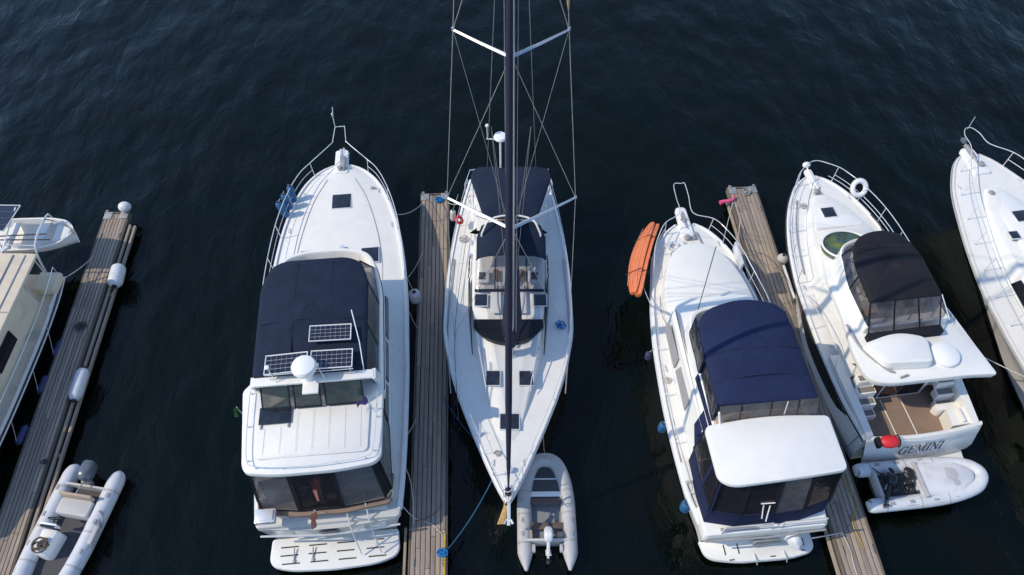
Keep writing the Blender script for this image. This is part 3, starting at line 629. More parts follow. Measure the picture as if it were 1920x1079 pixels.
# ================================================================ SAILING YACHT
def sailing_yacht():
    S = empty('sailing_yacht', (-.12, 8.47, 0), 0)
    tag(S, 'white sailing yacht lying bow towards the camera with navy bimini, dodger and a tall mast', 'sailing yacht')
    Ls = 12.9
    st = [(.0, 1.5, 1.3, 1.1), (1.2, 1.72, 1.3, 1.35), (3, 1.97, 1.32, 1.6), (5, 2.12, 1.34, 1.75), (6.6, 2.12, 1.38, 1.7), (8, 1.92, 1.42, 1.45), (9.2, 1.6, 1.48, 1.1), (10.3, 1.2, 1.53, .72), (11.2, .84, 1.58, .42), (12, .5, 1.62, .2), (12.6, .22, 1.66, .06), (12.9, .05, 1.68, .02)]
    f, Y, hull = make_hull(S, st, Ls, flip=True, rake=.5, lip=.05, lipw=.07, flare=.7)
    # trunk cabin
    co = rp(mir([(.3, 1.5, .2), (.66, 2.9, .4), (1.02, 4.6, .4), (1.3, 6.6, .5), (1.36, 8.4, .4), (1.3, 9.9, .1)]), .3, 5)
    zf = lambda x, y: -.28 * (1 - min(1, max(0, (y - 2.4) / 3.6))) ** 1.3 - .05 * max(0, 2.4 - y)
    b = MB(); b.prism(co, 1.36, 1.92, .09, .12, zf); b.build('coachroof', 'deck', S)
    # swept dark front window
    n = 14; top = [(-1.12 + 2.24 * i / n, 6.05, 1.95) for i in range(n + 1)]; bot = [(x, 6.05 - .12 - .78 * (1 - (x / 1.16) ** 2) ** .6, 1.95 - .05 * (1 - (x / 1.2) ** 2)) for x, _, _ in top]
    b = MB(); b.loft([[V(p) + V((0, 0, .0)) for p in top], [V(p) for p in bot]], False, False, closed=False); b.loft([[V(p) - V((0, 0, .12)) for p in top], [V(p) - V((0, 0, .12)) for p in bot]], False, False, closed=False); b.build('front_window', 'glass', S)
    b = MB(); b.prism([(x, y) for x, y, z in top] + [(x, y) for x, y, z in reversed(bot)], 1.8, 1.945); b.build('window_bed', 'glass', S)
    for sd in (-1, 1):
        b = MB(); x = lambda y: sd * (1.045 + .035 * (y - 4.4)) 
        b.slab([(sd * 1.14, 4.9, 1.62), (sd * 1.335, 6.8, 1.55), (sd * 1.365, 7.85, 1.55), (sd * 1.315, 7.85, 1.82), (sd * 1.27, 6.8, 1.82)], .03); b.build('side_window', 'glass', S)
        for y in (8.0, 8.28, 8.56):
            b = MB(); b.slab([(sd * 1.375, y, 1.58), (sd * 1.375, y + .16, 1.58), (sd * 1.33, y + .26, 1.82), (sd * 1.33, y + .1, 1.82)], .03); b.build('side_port', 'glass', S)
    for x, y, z in ((-.9, 6.82, 1.925), (1.05, 6.82, 1.925)): hatch(S, x, y, z, .4, .46)
    for x, y in ((-.47, 3.96), (.56, 3.96)): hatch(S, x, y, 1.76, .42, .5)
    hatch(S, .05, 2.52, 1.665, .56, .5)
    for sd in (-1, 1):
        b = MB(); b.box((sd * .42, 6.85, 1.935), (.34, 1.1, .02), .005); b.build('grey_deck_panel', 'greydeck', S)
        b = MB(); b.tube([(sd * 1.78, 3.6, 1.45), (sd * 2.0, 6, 1.42), (sd * 1.92, 9, 1.38)], .02, 5, smooth=5); b.build('genoa_track', 'iron', S)
        b = MB(); b.tube([(sd * .98, 4.8, 1.9), (sd * .94, 5.0, 2.0), (sd * .7, 3.7, 1.86), (sd * .68, 3.5, 1.75)], .015, 6); b.build('grab_rail', 'steel', S)
    # cockpit seen through the dodger window
    b = MB(); b.prism(rp([(-1.15, 8.0), (1.15, 8.0), (1.25, 12.5), (-1.25, 12.5)], .2), 1.3, 1.62, .04); b.build('cockpit_coaming', 'deck', S)
    b = MB(); b.box((0, 10.6, 1.63), (.8, 3.4, .03)); b.build('cockpit_sole', 'teak', S)
    for sd in (-1, 1):
        b = MB(); b.box((sd * .85, 7.75, 1.98), (.4, .5, .1), .03); b.build('instrument_pod', 'gel', S)
        b = MB(); b.box((sd * .88, 7.75, 2.04), (.22, .3, .02), .008); b.build('instrument_screen', 'hatch', S)
        b = MB(); b.torus((sd * .7, 11.2, 2.1), .42, .018, (0, 1, .25)); b.tube([(sd * .7, 11.1, 1.6), (sd * .7, 11.15, 2.1)], .05, 8); b.build('steering_wheel', 'steel', S)
        for y in (8.9, 9.5):
            b = MB(); b.lathe([(.08, 0), (.07, .06), (.055, .08), (.055, .15), (.07, .17), (0, .18)], (sd * 1.32, y, 1.6)); b.build('winch', 'steel', S)
    b = MB(); b.box((.35, 7.85, 1.96), (.34, .45, .04), .01); b.box((-.42, 7.85, 1.96), (.2, .45, .04), .01); b.build('companionway_slats', 'teak', S)
    # dodger: clear front, navy top
    def arc(hw, y, zt, zb, dy=0, n=12, pw=.35, t0=13): 
        return [(.09 + hw * math.cos(t) * (1 if True else 0), y + dy * abs(math.cos(t)) ** 4, zb + (zt - zb) * math.sin(t) ** pw) for t in [R(t0) + (math.pi - 2 * R(t0)) * i / n for i in range(n + 1)]]
    a0 = arc(1.24, 7.22, 1.97, 1.93, .0); a1 = arc(1.2, 8.2, 2.62, 1.95); a2 = arc(1.25, 9.0, 2.82, 1.9, t0=20); a3 = arc(1.22, 9.5, 2.86, 1.85, -.15, t0=34)
    b = MB(); b.loft([a0, a1], False, False, closed=False); b.build('dodger_window', 'clear', S)
    b = MB(); b.loft([[V(p) + V((0, .0, .006)) for p in a1], a2, a3], False, False, closed=False); b.build('dodger_canvas', 'navy', S, 60)
    b = MB(); b.tube([V(p) + V((0, -.03, .015)) for p in a0], .05, 6); b.tube(a1, .03, 6)
    for i in (4, 6, 8): b.tube([V(a0[i]) + V((0, 0, .012)), V(a1[i]) + V((0, 0, .012))], .022 if i != 6 else .05, 5)
    b.build('dodger_frame_cover', 'navy', S)
    b = MB(); b.tube([(-.95, 8.75, 1.7), (-.9, 9.0, 2.75)] + [(.09 + .86 * math.cos(t), 9.08 + .4 * math.sin(t) ** .7, 2.98 + .16 * math.sin(t)) for t in [math.pi * (1 - i / 14) for i in range(1, 14)]] + [(1.08, 9.0, 2.75), (1.13, 8.75, 1.7)], .035, 8); b.build('cockpit_arch', 'gel', S)
    # bimini
    bm_ = rp([(-.85, 9.45, .2), (1.0, 9.45, .2), (1.5, 11.2, .2), (1.42, 11.85, .3), (-1.25, 11.85, .3), (-1.35, 11.2, .2)], .2, 6)
    rip = lambda x, y: .05 * math.sin((y - 9.6) * 2.9) - max(0, y - 11.15) * .35 - max(0, 9.95 - y) * .5
    b = canopy(bm_, 3.22, .09, .15, .05, .01, hw=1.45, yc=10.8, hy=1.5, seed=4, ripple=rip); b.build('bimini', 'navy', S, 50)
    for sd in (-1, 1):
        b = MB(); b.tube([(.09 + sd * 1.35, 10.9, 1.5), (.09 + sd * 1.36, 11.3, 3.1)], .016, 6); b.tube([(.09 + sd * 1.35, 10.9, 1.5), (.09 + sd * 1.2, 9.9, 3.15)], .016, 6); b.tube([(.09 + sd * 1.45, 12.2, 1.4), (.09 + sd * 1.32, 11.8, 3.0)], .016, 6); b.build('bimini_leg', 'steel', S)
    # mast, spreaders, boom
    mx = .1; my = 4.85
    ov = [(math.cos(t) * .085, math.sin(t) * .13) for t in [2 * math.pi * i / 20 for i in range(20)]]
    b = MB(); b.loft([[(mx + x * k, my + y * k + r_, z) for x, y in ov] for z, k, r_ in ((1.7, 1, 0), (8, 1, .02), (14, .95, .05), (18, .85, .1), (20.6, .62, .15))]); mast = b.build('mast', 'alu', S)
    b = MB(); b.lathe([(.17, 0), (.16, .05), (.12, .1)], (mx, my, 1.72), seg=16); b.build('mast_collar', 'alu', mast)
    for z, hw, dy in ((7.85, 1.68, .95), (13.15, 1.2, .72), (17.3, .85, .5)):
        for sd in (-1, 1):
            b = MB(); r_ = lambda k, zz: [(mx + sd * (.06 + (hw - .06) * k), my + .02 + (dy) * k + yy, zz + zo) for yy, zo in ((-.07 * (1 - .45 * k), 0), (0, .03), (.07 * (1 - .45 * k), 0), (0, -.03))]
            b.loft([r_(0, z), r_(.5, z + .04), r_(1, z + .1)]); b.lathe([(.0, -.03), (.035, -.02), (.035, .05), (0, .06)], (mx + sd * hw, my + .02 + dy, z + .1), (0, 0, 1), 8); b.build('spreader', 'alu', mast)
    b = MB(); b.tube([(mx, my + .15, 2.72), (mx, my + 2.5, 2.76), (mx, my + 5.2, 2.95)], .085, 10); b.build('boom', 'alu', S)
    rs = []
    for y, zc, hx, hz in ((-.3, 2.7, .03, .12), (-.22, 2.75, .14, .3), (.0, 2.9, .22, .5), (.3, 3.05, .3, .5), (.7, 3.05, .29, .46), (1.3, 3.05, .25, .4), (2.6, 3.05, .22, .36), (3.9, 3.08, .18, .3), (5.0, 3.12, .12, .18), (5.25, 3.14, .04, .06)):
        rs.append([(mx + .02 + hx * math.cos(t) * (1 + .05 * math.sin(5 * t + y)), my + y, zc + hz * math.sin(t)) for t in [2 * math.pi * i / 18 for i in range(18)]])
    b = MB(); b.loft(rs); b.build('mainsail_cover', 'mastnavy', S, 60)
    b = MB(); b.tube([(mx, my + .2, 1.95), (mx, my + 1.4, 2.7)], .035, 8); b.build('boom_vang', 'alu', S)
    # furled headsail on the forestay
    p0, p1 = V((.02, .22, 1.95)), V((mx, my - .05, 20.3))
    b = MB(); b.tube([p0, p0.lerp(p1, .03), p0.lerp(p1, .06), p0.lerp(p1, .2), p0.lerp(p1, .45), p0.lerp(p1, .7), p0.lerp(p1, .93), p0.lerp(p1, 1)], .06, 10, rf=lambda k: [.02, .035, .06, .092, .085, .07, .03, .01][min(7, int(round(k * 7)))]); fs = b.build('furled_headsail', 'mastnavy', S, 60)
    b = MB(); b.lathe([(.03, 0), (.1, .02), (.1, .05), (.05, .07), (.05, .14), (.1, .16), (.1, .19), (.03, .2)], p0 - (p1 - p0).normalized() * .12, p1 - p0, 14); b.build('furling_drum', 'rubber', fs)
    # rigging wires
    def wire(name, a, c, r=.009):
        b = MB(); b.tube([a, c], r, 5); b.build(name, 'wire', S)
    for sd in (-1, 1):
        l1 = (mx + sd * 1.68, my + .97, 7.95); l2 = (mx + sd * 1.2, my + .74, 13.25); l3 = (mx + sd * .85, my + .52, 17.4); hd = (mx, my + .15, 20.4)
        cp = (mx + sd * 1.88, my + .9, 1.42)
        for a, c in ((cp, l1), (l1, l2), (l2, l3), (l3, hd), (l1, (mx + sd * .06, my, 13.0)), (l2, (mx + sd * .06, my, 17.1)), (cp, (mx + sd * .06, my, 7.7))): wire('shroud', a, c)
        if sd > 0:
            q0, q1 = V(l2).lerp(V(l3), .12), V(l2).lerp(V(l3), .42); b = MB(); b.tube([q0, q0.lerp(q1, .3), q0.lerp(q1, .7), q1], .04, 8, smooth=3, rf=lambda k: .015 + .03 * math.sin(math.pi * k)); b.build('furled_pennant', 'pennant', S)
        wire('runner', l2, (mx + sd * .07, my + .1, 7.9), .006)
        b = MB(); b.box((cp[0], cp[1], 1.42), (.06, .2, .06), .01); b.build('chainplate', 'steel', S)
        wire('backstay', (mx + .03, my + .2, 20.4), (mx + sd * .95, 12.4, 1.4))
    wire('topping_lift', (mx + .02, my + .2, 19.5), (mx, my + 5.1, 3.1), .007)
    for sd in (-1, 1): 
        for yy in (1.6, 3.4): wire('lazy_jack', (mx + sd * .45, my + .3, 11), (mx + sd * .12, my + yy, 3.2), .006)
    wire('halyard', (mx + .14, my + .1, 19), (mx + .14, my - .1, 1.9), .009); wire('halyard', (mx - .13, my + .12, 19), (mx - .13, my - .05, 1.9), .009)
    # wind and radar pole
    b = MB(); b.tube([(-.28, 11.75, 1.4), (-.28, 11.75, 4.5)], .035, 8); b.lathe([(0, 0), (.2, .01), (.23, .07), (.2, .14), (0, .18)], (-.28, 11.75, 4.5), seg=20); b.tube([(-.28, 11.75, 4.45), (-.75, 11.8, 4.45)], .02, 6); b.tube([(-.72, 11.8, 4.45), (-.72, 11.8, 5.0)], .012, 5); b.lathe([(0, 0), (.06, .02), (.05, .08), (0, .1)], (-.72, 11.8, 5.0)); b.build('radar_pole', 'plastic', S)
    # bow gear
    b = MB(); b.box((.03, -.28, 1.66), (.1, .75, .05), .01); b.tube([(-.09, -.62, 1.7), (-.05, -.5, 1.68), (.1, -.5, 1.68), (.15, -.62, 1.7)], .03, 6); b.box((.0, .35, 1.72), (.2, .3, .06), .01); b.build('bow_roller', 'steel', S)
    b = MB(); b.loft([[(-.1, -.05, 1.62), (-.02, -.1, 1.62), (-.02, -.1, 1.66), (-.1, -.05, 1.66)], [(-.3, -.5, 1.3), (-.06, -.5, 1.35), (-.06, -.5, 1.38), (-.3, -.5, 1.33)]]); b.tube([(-.08, .2, 1.7), (-.12, -.5, 1.4)], .02, 6); b.build('anchor', 'rusty', S)
    b = MB(); b.lathe([(.1, 0), (.1, .06), (.06, .08), (.06, .14), (.09, .16), (0, .18)], (.06, .95, 1.65)); b.box((-.05, .7, 1.66), (.1, .5, .03)); b.build('windlass', 'steel', S)
    railing(S, f, Y, [11.4, 9.8, 8.2, 6.6, 5, 3.4, 1.8, .5], .58, (-1, 1), inb=.06, post=1.7, r=.009, rm='steel')
    for sd in (-1, 1):
        b = MB(); b.tube([(sd * .75, Y(11.4), 2.2), (sd * .42, Y(12.1), 2.28), (sd * .12, Y(12.75), 2.3), (0, Y(12.85), 2.3)], .014, 6, smooth=4); b.tube([(sd * .42, Y(12.1), 1.65), (sd * .42, Y(12.1), 2.28)], .013, 5); b.tube([(sd * .12, Y(12.75), 1.66), (sd * .12, Y(12.75), 2.3)], .013, 5); b.build('pulpit', 'steel', S)
        b = MB(); b.tube([(sd * 1.62, 12.0, 1.35), (sd * 1.62, 12.0, 2.0), (sd * 1.45, 12.75, 2.0), (sd * .6, 12.8, 2.0), (sd * .6, 12.8, 1.35)], .014, 6); b.build('pushpit', 'steel', S)
        for y in (1.2, 6.4, 11.8): cleat(S, (sd * (f(Ls - y, 1) - .2), y, f(Ls - y, 2) + .02), 0, .11)
    b = MB(); b.tube([(-.4, 9.0, 2.0), (-.36, 6.7, 1.98), (-.1, 5.2, 1.98)], .01, 5); b.tube([(.6, 9.0, 2.0), (.5, 6.7, 1.98), (.25, 5.2, 1.98)], .01, 5); b.tube([(-1.5, 2.6, 1.6), (-1.75, 6, 1.5), (-1.5, 10, 1.5)], .01, 5, smooth=4); b.build('control_line', 'ropeD', S)
    return S, f
S, fS = sailing_yacht()
b = MB(); b.torus((0, 0, 0), .14, .05, (.7, 0, 1), 20, 8); b.box((0, .14, .02), (.1, .16, .06), .02); o = b.build('horseshoe_buoy', 'red'); o.location = W(S, (-1.78, 10.5, 1.75)); tag(o, 'red horseshoe buoy on the rail at the sailing yacht stern beside the middle dock', 'life buoy')
coil('bright blue rope heaped on the side deck of the sailing yacht', W(S, (1.72, 6.15, 1.43)), .17, 4, .02, 'ropeBr', seed=4)
coil('white rope coil on the port side deck of the sailing yacht', W(S, (-1.62, 9.9, 1.36)), .16, 4, .016, 'ropeW', seed=11)
coil('pale rope coil on the foredeck of the sailing yacht left of the furler', W(S, (-.3, 1.5, 1.62)), .11, 4, .014, 'ropeW', seed=12)
fender('small pale fender at the stern of the sailing yacht beside the dock end', W(S, (-2.12, 11.6, .45)), W(S, (-2.1, 11.65, 1.0)), .11, 'whitefender', W(S, (-1.85, 11.6, 1.9)))

# ================================================================ FLYBRIDGE CRUISER WITH ROYAL BLUE CANVAS
def blue_canvas_cruiser():
    C = empty('motor_yacht', (7.07, 7.36, 0), 5.47)
    tag(C, 'white cruiser with royal blue canvas roof and plain white aft hardtop', 'motor yacht')
    st = [(.75, 1.78, 1.45, 1.5), (2, 1.98, 1.5, 1.65), (4, 2.04, 1.6, 1.7), (6, 1.98, 1.78, 1.55), (7.5, 1.83, 1.92, 1.25), (8.7, 1.6, 2.04, .9), (9.6, 1.4, 2.12, .58), (10.3, 1.06, 2.18, .3), (10.75, .72, 2.2, .14), (11.0, .38, 2.22, .04)]
    f, Y, hull = make_hull(C, st, 11, rake=1.4)
    # bow platform and windlass
    b = MB(); b.prism(rp([(-.24, 10.4), (.22, 10.4), (.18, 11.75, .16), (-.2, 11.75, .16)], .1), 2.2, 2.34, .04); b.build('bow_platform', 'gel', C)
    b = MB(); b.box((-.02, 11.2, 2.37), (.12, .4, .05), .01); b.tube([(-.02, 10.7, 2.42), (-.02, 11.5, 2.4)], .02, 5); b.tube([(-.12, 11.1, 2.38), (-.02, 11.35, 2.4), (.1, 11.1, 2.38)], .025, 5); b.build('anchor', 'iron', C)
    b = MB(); b.lathe([(.09, 0), (.07, .05), (.07, .1), (.1, .13), (0, .16)], (-.05, 10.35, 2.24)); b.box((.18, 10.4, 2.28), (.12, .25, .1), .02); b.build('windlass', 'iron', C)
    b = MB(); b.tube([(.3, 10.6, 2.3), (.42, 9.9, 2.26), (.55, 9.65, 2.25)], .03, 6); b.build('boathook', 'iron', C)
    # raised foredeck trunk
    tr = rp(mir([(.45, 9.98, .3), (1.0, 9.4, .3), (1.38, 8.4, .5), (1.52, 7.4, .5), (1.35, 6.85, .3)]), .3, 6)
    b = MB(); b.prism(tr, 1.8, 2.5, .08, .05, lambda x, y: .08 * (1 - (x / 1.5) ** 2) - .04 * max(0, y - 9)); t_ = b.build('foredeck_trunk', 'deck', C)
    b = MB(); b.tube([(x, y, 2.0) for x, y in inset(tr, -.01)], .012, 5); b.build('trunk_seam', 'seam', t_)
    b = MB(); b.tube([(-.95, 6.3, 3.9), (-1.0, 6.25, 4.9), (-.92, 6.5, 6.6)], .012, 6); b.build('whip_antenna', 'rubber', C)
    # deckhouse
    ho = rp(mir([(1.2, 7.5, .4), (1.5, 6.9, .3), (1.62, 5, .3), (1.62, 2.6, .1)]), .3, 5)
    b = MB(); b.prism(ho, 1.5, 2.95, .06, .1); b.build('deckhouse', 'gel', C)
    b = MB(); b.slab([(-1.15, 7.42, 2.3), (1.15, 7.42, 2.3), (1.1, 7.3, 2.8), (-1.1, 7.3, 2.8)], .03); b.build('windscreen', 'glass', C)
    for sd in (-1, 1):
        for y0, y1 in ((5.35, 6.8), (3.9, 5.2)):
            b = MB(); x = sd * 1.6; b.slab([(x, y0, 2.2), (x, y1, 2.3), (x - sd * .055, y1 - .12, 2.72), (x - sd * .055, y0, 2.72)], .03); b.build('side_window', 'seam', C)
        b = MB(); b.tube([(sd * 1.45, 6.9, 3.0), (sd * 1.5, 6.5, 3.05), (sd * 1.5, 3.6, 3.05), (sd * 1.46, 3.2, 3.0)], .02, 6); b.build('grab_rail', 'steel', C)
        b = MB(); b.prism(rp([(sd * 1.52, 2.4), (sd * 1.52, 6.7), (sd * 1.36, 6.9), (sd * 1.36, 2.4)], .05), 2.9, 3.12, .03); b.build('side_moulding', 'gel', C)
    # flybridge
    fo = rp(mir([(.7, 6.6, .4), (1.2, 6.3, .5), (1.34, 5, .3), (1.36, 2.6, .1)]), .3, 5); fi = inset(fo, .12)
    b = MB(); b.loft([[(x * 1.05, y, 2.9) for x, y in fo], [(x, y, 3.6) for x, y in fo], [(x, y, 3.64) for x, y in inset(fo, .04)], [(x, y, 3.62) for x, y in fi], [(x, y, 3.05) for x, y in fi]]); b.build('flybridge_coaming', 'gel', C)
    b = MB(); b.box((-.5, 5.0, 3.35), (.6, .55, .6), .08); b.box((.5, 5.0, 3.35), (.6, .55, .6), .08); b.box((0, 2.95, 3.3), (2.2, .5, .5), .06); b.build('seat', 'tan', C)
    cp = rp([(-1.36, 2.84, .12), (1.42, 2.8, .12), (1.36, 5.35, .3), (1.2, 5.8, .4), (.1, 6.02, .8), (-1.05, 5.8, .4), (-1.28, 5.35, .3)], .25, 7)
    rip = lambda x, y: -.035 * math.exp(-((y - (4.35 + .32 * x)) / .10) ** 2) - .03 * math.exp(-((y - 5.3) / .08) ** 2) + .03 * math.sin((y - 3.2) * 2.6) - .02 * math.exp(-((y - 3.5) / .1) ** 2)
    b = canopy(cp, 4.45, .12, .26, .06, .01, hw=1.4, yc=4.5, hy=1.8, seed=6, rings=9, ripple=rip); cv = b.build('canvas_top', 'blue', C, 60)
    seams(cv, [((-1.15, 5.3), (1.25, 5.3)), ((-1.2, 3.5), (1.3, 3.5)), ((-1.2, 4.35), (1.3, 4.35))], 'blue_seam')
    for sd in (-1, 1):
        for y0, y1 in ((2.85, 4.3), (4.35, 5.65)):
            b = MB(); pts = [(sd * 1.34, y0, 3.62), (sd * 1.3, y1, 3.62), (sd * 1.3 + .03, y1, 4.4), (sd * 1.36 + .02, y0, 4.4)]; b.slab(pts, .01); v = b.build('side_curtain', 'tint', C); b = MB(); b.frame(pts, -.05, .025); b.build('curtain_edge', 'blue', v)
        b = MB(); b.slab([(sd * 1.36, 2.55, 3.05), (sd * 1.36, 4.4, 3.05), (sd * 1.37, 4.3, 3.6), (sd * 1.37, 2.55, 3.6)], .03); b.build('coaming_cover', 'blue', C)
        b = MB(); b.slab([(sd * 1.62, 2.5, 2.2), (sd * 1.62, 3.1, 2.9), (sd * 1.38, 3.3, 3.3), (sd * 1.38, 2.5, 3.3)], .03); b.build('curtain_gusset', 'blue', C)
    for x0, x1 in ((-1.3, -.72), (-.66, .1), (.14, .85), (.9, 1.42)):
        b = MB(); pts = [(x0 + .03, 2.56, 4.0), (x1, 2.56, 4.0), (x1, 2.8, 4.45), (x0, 2.8, 4.45)]; b.slab(pts, .01); v = b.build('aft_curtain', 'vinyl', C); b = MB(); b.tube([pts[1], pts[2]], .02, 5); b.build('curtain_zip', 'rubber', v)
    b = MB(); b.box((0, 2.72, 3.4), (2.5, .3, 1.0), .03); b.build('aft_locker', 'tan', C)
    b = MB(); b.tube([(.5, 2.6, 4.0), (.42, 2.62, 4.75)], .012, 5); b.tube([(-1.28, 2.5, 4.0), (-1.38, 2.6, 4.5)], .03, 6); b.build('stern_light_pole', 'plastic', C)
    # aft hardtop
    ht = rp([(-1.7, 2.5, .2), (0, 2.6, .8), (1.72, 2.5, .15), (1.72, .92, .2), (.3, .78, .8), (-1.35, .74, .3), (-1.7, .98, .2)], .2, 6)
    b = MB(); b.prism(ht, 3.86, 4.0, .05, 0, lambda x, y: .1 * (1 - (x / 1.75) ** 2)); b.build('hardtop', 'gel', C)
    # enclosure around the aft deck
    bo = [(-1.68, 2.55), (-1.7, 1.5), (-1.66, .75), (-.9, .55), (.0, .5), (.9, .55), (1.66, .75), (1.7, 1.5), (1.68, 2.55)]; tp = [(-1.64, 2.45), (-1.64, 1.5), (-1.6, 1.0), (-.85, .88), (0, .84), (.85, .88), (1.6, 1.0), (1.64, 1.5), (1.64, 2.45)]
    for i in range(8):
        a, c = V((*bo[i], 2.4)), V((*bo[i + 1], 2.4)); e, d = V((*tp[i], 3.9)), V((*tp[i + 1], 3.9))
        b = MB(); b.slab([a, c, d, e], .01); v = b.build('enclosure_window', 'tint' if i not in (4,) else 'vinyl', C); b = MB(); b.frame([a, c, d, e], -.06, .03); b.build('window_edge', 'blue' if i in (0, 1) else 'black', v)
        b = MB(); a2, c2 = V((bo[i][0] * 1.02, bo[i][1] - .04, 1.7)), V((bo[i + 1][0] * 1.02, bo[i + 1][1] - .04, 1.7)); b.slab([a2, c2, c + V((0, 0, .05)), a + V((0, 0, .05))], .03); b.build('enclosure_skirt', 'blue', C)
    b = MB(); b.box((-1.0, 1.4, 2.6), (.7, .6, .7), .08); b.box((.9, 1.5, 2.6), (.7, .6, .7), .08); b.build('deck_chair', 'plastic', C)
    # stern
    b = MB(); b.prism(rp([(-1.75, .3), (1.72, .3), (1.8, 1.2), (-1.8, 1.2)], .12), 1.3, 1.72, .05); b.build('stern_deck', 'gel', C)
    b = MB(); b.loft([[(-1.72, .32, 1.45), (1.7, .32, 1.45), (1.7, 1, 1.45), (-1.72, 1, 1.45)], [(-1.6, .62, .35), (1.6, .62, .35), (1.6, 1, .35), (-1.6, 1, .35)]]); b.build('transom', 'gel', C)
    b = MB(); b.tube([(-1.3, .42, 1.76), (-.3, .38, 1.78)], .05, 6); b.tube([(-1.72, .24, 1.45), (0, .2, 1.45), (1.7, .26, 1.45)], .03, 6); b.build('stern_rail', 'seam', C)
    for x0, x1 in ((-1.3, .1), (.35, 1.6)):
        b = MB(); b.tube([(x0, .34, 1.72), (x0 + .03, .34, 2.15), (x1 - .03, .34, 2.15), (x1, .34, 1.72)], .018, 6); b.tube([(x0, .34, 1.95), (x1, .34, 1.95)], .012, 5); b.build('pushpit_rail', 'steel', C)
    sp = rp([(-1.62, .62, .05), (-1.52, .08, .35), (-.6, -.1, .3), (.9, -.12, .3), (1.68, .02, .3), (1.66, .62, .05)], .2, 6)
    b = MB(); b.prism(sp, .26, .42, .05); pl = b.build('swim_platform', 'deck', C)
    b = MB()
    b.box((1.25, .3, .44), (.26, .2, .04), .01); b.build('platform_pad', 'rubber', pl)
    for x, y, dx, dy in ((-.95, .28, .03, .3), (-.55, .28, .03, .3), (-.8, -.02, .15, .03), (.4, -.03, .15, .03), (1.3, .06, .12, .03)):
        b = MB(); b.box((x, y, .425), (dx, dy, .012)); b.build('platform_slot', 'rubber', pl)
    for x in (-.12, .75):
        b = MB(); b.tube([(x, .1, .42), (x - .03, -.14, .52), (x + .02, -.2, .35)], .02, 6); b.build('ladder_hook', 'steel', pl)
    b = MB(); b.box((.25, .3, .75), (.75, .12, .12), .02); b.box((.0, .34, .62), (.3, .2, .16), .03); b.build('motor_bracket', 'iron', C)
    outboard(C, (.85, .3, .85), R(40), .9, 'engine_white', R(50))
    b = MB(); b.tube([(-.35, .8, 2.9), (-.33, .66, 2.95), (-.28, .45, 2.3)], .02, 6); b.tube([(-.2, .8, 2.9), (-.14, .6, 2.8), (-.16, .4, 2.2)], .02, 6); b.tube([(-.42, .62, 2.95), (-.05, .6, 2.98)], .018, 6); b.build('fishing_rod_rack', 'plastic', C)
    railing(C, f, Y, [6.2, 7.5, 8.6, 9.5, 10.2, 10.65], .68, (1,), inb=.05, lean=.06, post=1.1, extra=[(.16, 10.9, 2.95), (.14, 11.6, 3.05), (.1, 12.1, 3.15), (0, 12.12, 3.15)])
    railing(C, f, Y, [8.9, 9.6, 10.2, 10.65], .68, (-1,), inb=.05, lean=.06, post=1.1, extra=[(.3, 10.95, 2.95), (.3, 11.6, 3.05), (.28, 12.1, 3.15), (0, 12.12, 3.15)])
    railing(C, f, Y, [1.6, 3.2, 4.8, 6.4, 7.8], .5, (-1,), inb=.08, post=1.6, mid=False)
    b = MB(); b.box((1.42, 9.3, 2.42), (.08, .95, .42), .02); b.build('folding_gate', 'steel', C)
    for y in (10.1, 5.6, 1.2):
        for sd in (-1, 1): cleat(C, (sd * (f(y, 1) - .22), y, f(y, 2) + .03), 0, .12)
    b = MB(); b.prism(rp([(-1.95, 1.9), (-1.55, 1.9), (-1.55, 2.5), (-1.95, 2.5)], .06), 1.45, 1.78, .03); b.build('side_step', 'gel', C)
    b = MB(); b.torus((-.6, 10.05, 2.27), .16, .05, (0, 0, 1), 20, 8); b.build('mooring_ring', 'steel', C)
    b = MB(); b.tube([(-.2, 10.2, 2.3), (-.25, 9.9, 2.42), (.1, 9.8, 2.42), (.0, 9.6, 2.5), (-.3, 9.62, 2.5)], .02, 5, smooth=4); b.build('anchor_chain', 'iron', C)
    return C, f
C, fC = blue_canvas_cruiser()
rope('short white line lashing the orange boards to the cruiser bow rail', [(4.45, 17.3, 2.45), W(C, (-1.5, 9.3, 2.5))], .012, sag=.03)
rope('short pale line lashing the lower ends of the orange boards to the cruiser rail', [(4.2, 16.1, 2.3), W(C, (-1.85, 7.6, 2.3))], .012, sag=.03)
coil('white rope coil on the port side deck of the blue canvas cruiser', W(C, (-1.78, 5.2, 1.72)), .12, 4, .015, 'ropeW', seed=13)
fender('blue ball fender on the port side of the blue canvas cruiser, the forward one', W(C, (-2.06, 4.0, .75)), W(C, (-2.06, 4.0, 1.25)), .13, 'bluefender', W(C, (-1.98, 3.95, 1.65)), 'ball fenders on the port side of the cruiser')
fender('blue ball fender on the port side of the blue canvas cruiser, nearest its stern', W(C, (-1.92, 1.45, .75)), W(C, (-1.92, 1.45, 1.25)), .15, 'bluefender', W(C, (-1.88, 1.4, 1.55)), 'ball fenders on the port side of the cruiser')
fender('small dark blue fender hanging amidships by the orange boards on the blue canvas cruiser', W(C, (-2.07, 6.4, 1.1)), W(C, (-2.07, 6.4, 1.5)), .1, 'navyfender', W(C, (-1.98, 6.3, 1.9)))

